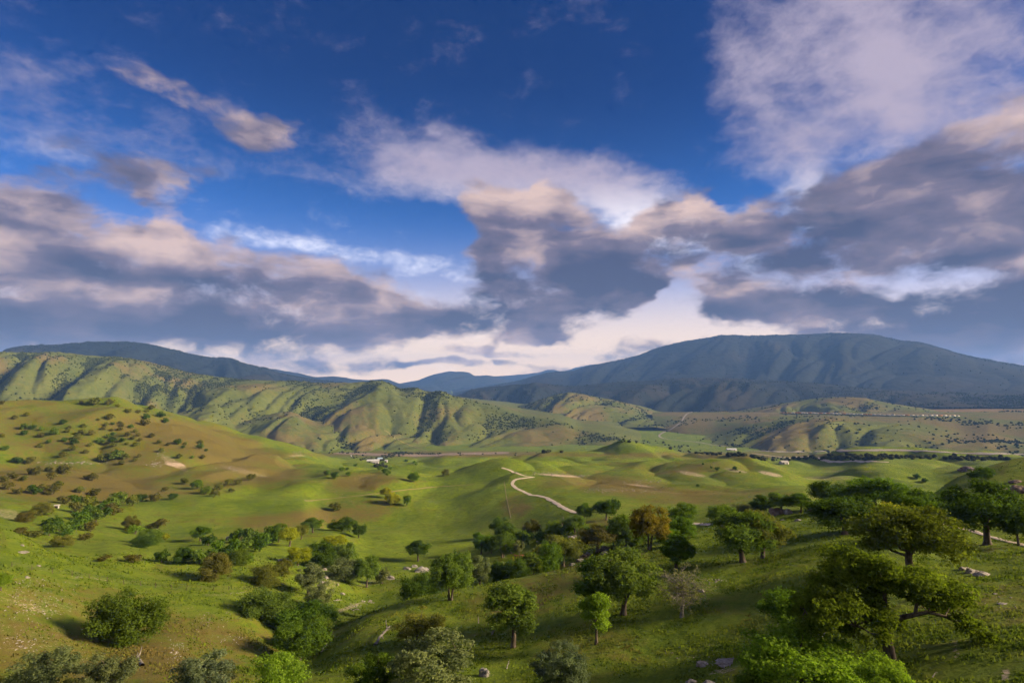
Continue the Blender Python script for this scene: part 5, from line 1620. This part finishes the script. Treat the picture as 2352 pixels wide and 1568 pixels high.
dead_wood('fallen_log', 'bleached fallen log with broken branch stubs on the near centre slope', 'log', Z5, (335, 1062), (432, 958), 0.34, 0.9, 5, 1)
dead_wood('fallen_log', 'dark splintered log above the bottom edge at lower left', 'log', Z4, (958, 1198), (915, 1148), 0.32, 0.6, 4, 2)
dead_wood('fallen_branch', 'curved pale branch lying by the ravine', 'branch', Z4, (2156, 1108), (2200, 1054), 0.12, 0.5, 1, 3)
dead_wood('dead_trunk_snag', 'leaning white dead trunk left of the two tiered oak', 'dead tree', Z5, (1122, 990), (1158, 858), 0.22, 0, 3, 4, True)
dead_wood('tree_stump', 'short dark upright stump on the centre slope', 'stump', Z5, (1032, 908), (1029, 868), 0.16, 0, 1, 5, True)
dead_wood('fallen_branch', 'forked dead branch right of the tall bottom boulder', 'branch', Z5, (1218, 1218), (1238, 1180), 0.10, 0.5, 3, 6)
dead_wood('fallen_branch', 'thin grey branch on the slope beside the huge grey green bush', 'branch', Z5, (965, 1098), (998, 1060), 0.08, 0.4, 1, 7)
dead_wood('dead_snag', 'white dead snag standing among the ravine oaks', 'dead tree', Z5, (1590, 302), (1600, 200), 0.30, 0, 6, 8, True)
dead_wood('fallen_branch', 'small grey twig pile at the lower right corner', 'branch', Z6, (1775, 1350), (1800, 1335), 0.06, 0.3, 4, 9)

# ------------------------------------------------------------------ wire fence on the left slope
posts = [(80, 532), (215, 552), (350, 575), (485, 588), (600, 608), (720, 632), (830, 648), (945, 658), (1045, 668), (1150, 682), (1255, 688), (1350, 690), (1435, 690), (1535, 690), (1640, 688), (1740, 690)]
fp = [drop_pixel(*Z4(x, y)) for x, y in posts]
fence = link('wire_fence', None, label='wire fence on thin wooden posts running across the left slope', category='fence')
fence.location = tuple(map(float, fp[0]))
pm = new_mesh('fence_post', *tube([(0, 0, -0.2), (0, 0, 0.6), (0.02, 0, 1.35)], [0.075, 0.07, 0.06], 6))
for i, p in enumerate(fp):
    o = link('post', pm, M_BARK, fence)
    o.location = tuple(map(float, p - fp[0]))
    o.rotation_euler = (random.Random(i).uniform(-0.08, 0.08), random.Random(i + 50).uniform(-0.1, 0.1), i)
M_WIRE = simple_material('rusty_wire', (0.10, 0.09, 0.08), (0.2, 0.17, 0.14), 4, 0.6)
for hgt in (0.45, 0.8, 1.15):
    pts_ = []
    for a, c in zip(fp[:-1], fp[1:]):
        for t in (0, 0.5):
            pts_.append(a + (c - a) * t - fp[0] + np.array([0, 0, hgt - 0.06 * (t > 0)]))
    pts_.append(fp[-1] - fp[0] + np.array([0, 0, hgt]))
    link('wire', new_mesh('fence_wire', *tube(pts_, [0.012] * len(pts_), 4)), M_WIRE, fence)


# ------------------------------------------------------------------ farm buildings
def box(x0, x1, y0, y1, z0, z1):
    v = np.array([(x, y, z) for z in (z0, z1) for x, y in ((x0, y0), (x1, y0), (x1, y1), (x0, y1))], float)
    q = np.array([(0, 3, 2, 1), (4, 5, 6, 7), (0, 1, 5, 4), (1, 2, 6, 5), (2, 3, 7, 6), (3, 0, 4, 7)])
    return v, q


def flat_material(name, c, rough=0.7):
    return simple_material(name, tuple(0.82 * q for q in c), c, 0.6, rough, 0.05, 4)


M_WHITE = flat_material('white_paint', (0.40, 0.385, 0.36))
M_TIN = flat_material('pale_tin_roof', (0.46, 0.49, 0.52), 0.45)
M_BLUE = flat_material('blue_tin_roof', (0.36, 0.52, 0.70), 0.45)
M_REDW = flat_material('red_paint', (0.42, 0.06, 0.04))
M_DARK = flat_material('dark_opening', (0.03, 0.03, 0.03))
M_GREYR = flat_material('grey_roof', (0.34, 0.33, 0.32))


def building(name, label, u, v, L, D_, H, rot, wall, roof, cat='building', doors=2):
    p = drop_pixel(u, v)
    root = link(name, None, label=label, category=cat)
    root.location = tuple(map(float, p))
    root.rotation_euler = (0, 0, rot)
    link('wall', new_mesh('barn_wall', *box(-L / 2, L / 2, -D_ / 2, D_ / 2, -2.0, H), smooth=False), wall, root)
    e = 0.5
    rv = np.array([(-L / 2 - e, -D_ / 2 - e, H - 0.1), (L / 2 + e, -D_ / 2 - e, H - 0.1), (L / 2 + e, D_ / 2 + e, H - 0.1), (-L / 2 - e, D_ / 2 + e, H - 0.1),
                   (-L / 2 - e, 0, H + D_ * 0.28), (L / 2 + e, 0, H + D_ * 0.28)])
    me = bpy.data.meshes.new('gable_roof')
    me.from_pydata([tuple(q) for q in rv], [], [(0, 1, 5, 4), (2, 3, 4, 5), (0, 4, 3), (1, 2, 5), (3, 2, 1, 0)])
    link('roof', me, roof, root)
    for k in range(doors):
        x = -L / 2 + L * (k + 0.5) / doors
        link('door', new_mesh('barn_door', *box(x - L * 0.10 / doors - 0.6, x + L * 0.10 / doors + 0.6, -D_ / 2 - 0.12, -D_ / 2 + 0.1, 0, H * 0.72), smooth=False), M_DARK, root)
    return root


def R1(x, y): return 803.9 + x * 0.12207, 1010.6 + y * 0.12207
building('barn', 'long white roofed barn on the valley farm', *R1(425, 412), 24, 9, 3.5, 0.25, M_WHITE, M_TIN)
building('barn', 'small white roofed shed behind the long barn', *R1(505, 394), 12, 7, 3.2, 0.2, M_WHITE, M_TIN)
building('barn', 'blue roofed barn on the valley farm', *R1(568, 378), 11, 9, 4.5, 0.0, M_WHITE, M_BLUE)
building('farm_house', 'white farmhouse below the long barn', *R1(490, 440), 10, 8, 3.2, 0.1, M_WHITE, M_GREYR, 'house')
building('shed', 'small white shed right of the blue roofed barn', *R1(682, 412), 5, 5, 3.5, 0.0, M_WHITE, M_TIN, 'shed', 1)
building('shed', 'white tank shed on the slope edge left of the farm', *R1(20, 312), 4, 4, 4.5, 0.0, M_WHITE, M_TIN, 'shed', 1)
building('warehouse', 'pale flat building beside the far valley road', *Z3(512, 866), 34, 14, 4.0, 0.0, M_WHITE, M_TIN)
building('farm_house', 'grey roofed house among riverside trees at right', *Z3(842, 950), 14, 9, 3.5, 0.2, M_WHITE, M_GREYR, 'house')
hut = building('hut', 'tiny white hut with red front on the far left slope', *Z4(383, 136), 1.8, 1.5, 1.7, 0.3, M_WHITE, M_WHITE, 'hut', 1)
link('side_panel', new_mesh('red_panel', *box(-0.88, -0.35, -0.84, -0.78, 0, 1.6), smooth=False), M_REDW, hut)

# ------------------------------------------------------------------ railway and freight train
tr_px = spline_pixels([Z3(840, 634), Z3(1070, 641), Z3(1190, 643), Z3(1500, 653), Z3(1700, 657), Z3(2010, 661)], 60)
tq = [(u, v, drop_pixel(u, v)) for u, v in tr_px]
tq = [(u, np.hypot(p[0], p[1])) for u, v, p in tq if p is not None and 3000 < np.hypot(p[0], p[1]) < 4200]
fit = np.polyfit([q[0] for q in tq], [q[1] for q in tq], 2)
tp = []
for u, v in tr_px:
    p = at_range(u, float(np.polyval(fit, u)))
    tp.append((p[0], p[1], p[2]))
tp = np.array(tp)
tp[:, 2] = np.polyval(np.polyfit(np.arange(len(tp)), tp[:, 2], 4), np.arange(len(tp))) + 5.0
vs = []
tg = np.gradient(tp[:, :2], axis=0)
tg /= np.linalg.norm(tg, axis=1, keepdims=True)
for p, t in zip(tp, tg):
    n_ = np.array([-t[1], t[0]])
    g0 = on_land(p[0], p[1]) - 3
    for w, zz_ in ((-14, min(g0, p[2] - 4)), (-4, p[2]), (4, p[2]), (14, min(g0, p[2] - 4))):
        vs.append((p[0] + n_[0] * w, p[1] + n_[1] * w, zz_))
link('railway_embankment', new_mesh('railway_embankment', vs, grid_quads(len(tp), 4)), M_PLAIN, kind='structure', label='low earth embankment carrying the railway across the plain', category='embankment')
d_ = np.concatenate([[0], np.cumsum(np.linalg.norm(np.diff(tp, axis=0), axis=1))])
train = link('freight_train', None, label='long white freight train crossing the plain below the mountain', category='train')
train.location = tuple(map(float, tp[0]))
wv, wq = join([box(-8.6, 8.6, -1.6, 1.6, 1.1, 5.4), box(-7.5, -4.5, -1.2, 1.2, 0, 1.1), box(4.5, 7.5, -1.2, 1.2, 0, 1.1)])
cv_, cq_ = join([box(-6.2, 6.2, -1.35, 1.35, 1.3, 3.9), box(-8.8, 8.8, -1.4, 1.4, 0.9, 1.3), box(-7.5, -4.5, -1.2, 1.2, 0, 0.9), box(4.5, 7.5, -1.2, 1.2, 0, 0.9)])
lv_, lq_ = join([box(-10, 6.5, -1.5, 1.5, 1.2, 4.2), box(6.5, 9.5, -1.6, 1.6, 1.2, 4.9), box(9.5, 10.6, -1.3, 1.3, 1.2, 2.8), box(-8, -4, -1.2, 1.2, 0, 1.2), box(4, 8, -1.2, 1.2, 0, 1.2)])
meshes = [new_mesh('wagon_white', wv, wq, smooth=False), new_mesh('wagon_orange', wv, wq, smooth=False), new_mesh('wagon_low', cv_, cq_, smooth=False), new_mesh('locomotive', lv_, lq_, smooth=False)]
M_WAGON = flat_material('white_wagon', (0.78, 0.75, 0.70))
meshes[0].materials.append(M_WAGON)
meshes[1].materials.append(flat_material('orange_container', (0.55, 0.24, 0.08)))
meshes[2].materials.append(M_WAGON)
meshes[3].materials.append(flat_material('orange_locomotive', (0.50, 0.22, 0.07)))
rt = random.Random(3)
pos = 12.0
start = None
k = 0
while pos < d_[-1] - 12:
    p = np.array([np.interp(pos, d_, tp[:, i]) for i in range(3)])
    q = np.array([np.interp(pos + 5, d_, tp[:, i]) for i in range(3)])
    loco = k < 3
    m_ = meshes[3] if loco else rt.choice([meshes[0], meshes[0], meshes[2], meshes[0], meshes[1], meshes[2]])
    o = link('locomotive' if loco else 'wagon', m_, None, train)
    o.location = tuple(map(float, p - tp[0]))
    o.rotation_euler = (0, 0, math.atan2(q[1] - p[1], q[0] - p[0]) + (math.pi if loco else 0))
    pos += 22.5 if loco else 19.0
    k += 1


# ------------------------------------------------------------------ cattle
def cow(label, z, x, y, face, col, r=None, lying=False, scale=1.0, head_down=True):
    u, v = z(x, y)
    p = drop_pixel(u, v) if r is None else at_range(u, r)
    V_ = [(0, 0, 1.05), (0.55, 0, 1.12), (0.95, 0, 1.18), (-0.5, 0, 1.10), (-0.85, 0, 1.12)]
    E_ = [(0, 1), (1, 2), (0, 3), (3, 4)]
    R_ = [0.40, 0.40, 0.30, 0.40, 0.30]

    def chain(start, pts, rads):
        prev = start
        for q_, r_ in zip(pts, rads):
            V_.append(q_)
            R_.append(r_)
            E_.append((prev, len(V_) - 1))
            prev = len(V_) - 1
    if head_down:
        chain(2, [(1.25, 0, 1.0), (1.5, 0, 0.6), (1.62, 0, 0.32), (1.70, 0, 0.12)], [0.22, 0.17, 0.16, 0.10])
    else:
        chain(2, [(1.28, 0, 1.38), (1.5, 0, 1.58), (1.75, 0, 1.48), (1.92, 0, 1.36)], [0.22, 0.18, 0.16, 0.10])
    for sy in (-1, 1):
        chain(1, [(0.68, 0.22 * sy, 0.75), (0.66, 0.24 * sy, 0.42), (0.66, 0.24 * sy, 0.03)], [0.15, 0.085, 0.07])
        chain(4, [(-0.70, 0.24 * sy, 0.82), (-0.88, 0.25 * sy, 0.46), (-0.80, 0.25 * sy, 0.03)], [0.19, 0.09, 0.07])
    chain(4, [(-1.08, 0, 1.12), (-1.14, 0, 0.75), (-1.14, 0, 0.45)], [0.05, 0.035, 0.05])
    me = bpy.data.meshes.new('cow')
    me.from_pydata(V_, E_, [])
    o = link('cow', me, None, label=label, category='cow', group='brown cattle in the grove clearing')
    me.materials.append(flat_material('cow_hide_' + str(int(x)), col, 0.85))
    sk = o.modifiers.new('skin', 'SKIN')
    for i, sv in enumerate(me.skin_vertices[0].data):
        sv.radius = (R_[i] * 0.85, R_[i] * 0.85)
        sv.use_root = (i == 0)
    ss = o.modifiers.new('smooth', 'SUBSURF')
    ss.levels = ss.render_levels = 1
    for s in (-1, 1):
        hx, hz = (1.50, 0.66) if head_down else (1.5, 1.64)
        link('ear', new_mesh('cow_ear', *tube([(hx, 0.10 * s, hz), (hx, 0.24 * s, hz + 0.03), (hx, 0.32 * s, hz)], [0.03, 0.055, 0.015], 5)), me.materials[0], o)
    o.location = tuple(map(float, p))
    o.rotation_euler = (0, 0, face)
    o.scale = (scale,) * 3


cow('reddish brown cow standing left in the grove clearing', Z5, 1288, 472, math.pi * 0.95, (0.17, 0.070, 0.030), head_down=False)
cow('reddish brown cow beside the narrow grey bush, right of its companion', Z5, 1318, 470, 0.5, (0.15, 0.062, 0.028))

# ------------------------------------------------------------------ near grass
rng_ = np.random.default_rng(44)
sel_i = np.nonzero(np.abs(TH) < 0.88)[0]
sel_j = np.nonzero((RR > 34) & (RR < 260))[0]
N = 250000
gi = rng_.choice(sel_i[:-1], N)
gj = rng_.choice(sel_j[:-1], N)
a, c_ = rng_.random(N), rng_.random(N)
def lerpg(A):
    return A[gi, gj] * (1 - a) * (1 - c_) + A[gi + 1, gj] * a * (1 - c_) + A[gi, gj + 1] * (1 - a) * c_ + A[gi + 1, gj + 1] * a * c_
gx, gy, gz = lerpg(XG), lerpg(YG), lerpg(ZG) + CZ
keep = (fbm(gx / 9, gy / 9, 3, 61) + 0.35 > rng_.random(N) * 0.9) & (rng_.random(N) > lerpg(bare) * 1.4)
gx, gy, gz = gx[keep], gy[keep], gz[keep]
gd = lerpg(dry)[keep] + 0.5 * fbm(gx / 14, gy / 14, 2, 63)
n = len(gx)
hgt = rng_.uniform(0.10, 0.30, n) * (0.6 + gx * 0 + np.hypot(gx, gy) / 190)
hgt = hgt * np.where(rng_.random(n) < 0.05, 2.2, 1.0)
wid = rng_.uniform(0.10, 0.22, n) * (0.6 + np.hypot(gx, gy) / 170)
vs, tint = [], []
for k in range(1):
    an = rng_.uniform(0, np.pi, n)
    ox, oy = np.cos(an) * wid, np.sin(an) * wid
    lx, ly = rng_.normal(0, 0.08, n), rng_.normal(0, 0.08, n)
    vs.append(np.stack([np.stack([gx - ox, gy - oy, gz - 0.05], 1), np.stack([gx + ox, gy + oy, gz - 0.05], 1), np.stack([gx + lx, gy + ly, gz + hgt], 1)], 1))
vs = np.concatenate(vs, 0).reshape(-1, 3)
tint = np.repeat(gd, 3)
gm = bpy.data.materials.new('grass_blades')
gm.use_nodes = True
b = NB(gm.node_tree)
gn = b.node('ShaderNodeNewGeometry')
nn = b.noise(gn.outputs['Position'], 0.25, 4, 0.6)
gcol = b.mix(b.ramp(nn, 0.35, 0.68), (0.060, 0.105, 0.010), (0.165, 0.225, 0.020))
gcol = b.mix(b.ramp(b.attr('dryness'), 0.25, 1.1), gcol, (0.165, 0.130, 0.045))
df = b.node('ShaderNodeBsdfDiffuse')
b.put(df.inputs[0], gcol)
tr_ = b.node('ShaderNodeBsdfTranslucent')
b.put(tr_.inputs[0], gcol)
mx = b.node('ShaderNodeMixShader')
mx.inputs[0].default_value = 0.4
b.put(mx.inputs[1], df.outputs[0])
b.put(mx.inputs[2], tr_.outputs[0])
go = b.node('ShaderNodeOutputMaterial')
b.put(go.inputs[0], mx.outputs[0])
link('grass', new_mesh('grass', vs, tris=np.arange(len(vs)).reshape(-1, 3), smooth=False, attrs={'dryness': tint}), gm, kind='stuff', label='short green and straw coloured grass tufts on the near slopes', category='grass')

# rough tussocks and low weeds over the middle slopes
sel_j2 = np.nonzero((RR > 200) & (RR < 1500))[0]
N = 15000
gi = rng_.choice(sel_i[:-1], N)
gj = rng_.choice(sel_j2[:-1], N)
a, c_ = rng_.random(N), rng_.random(N)
tx, ty, tz = lerpg(XG), lerpg(YG), lerpg(ZG) + CZ
kp = fbm(tx / 60, ty / 60, 3, 71) + 0.8 * (0.25 - np.abs(perlin(tx / 120 + 0.4 * perlin(tx / 90, ty / 90, 15), ty / 190, 17))) > rng_.uniform(-0.1, 0.9, N)
ts = rng_.uniform(0.12, 0.42, N) * (0.6 + np.hypot(tx, ty) / 900)
woodland('tussock_grass', 'dark rough tussocks and weeds scattered over the middle slopes', np.stack([tx, ty, tz - 0.1], 1)[kp], ts[kp], (0.085, 0.115, 0.020), 5, coarse=True)
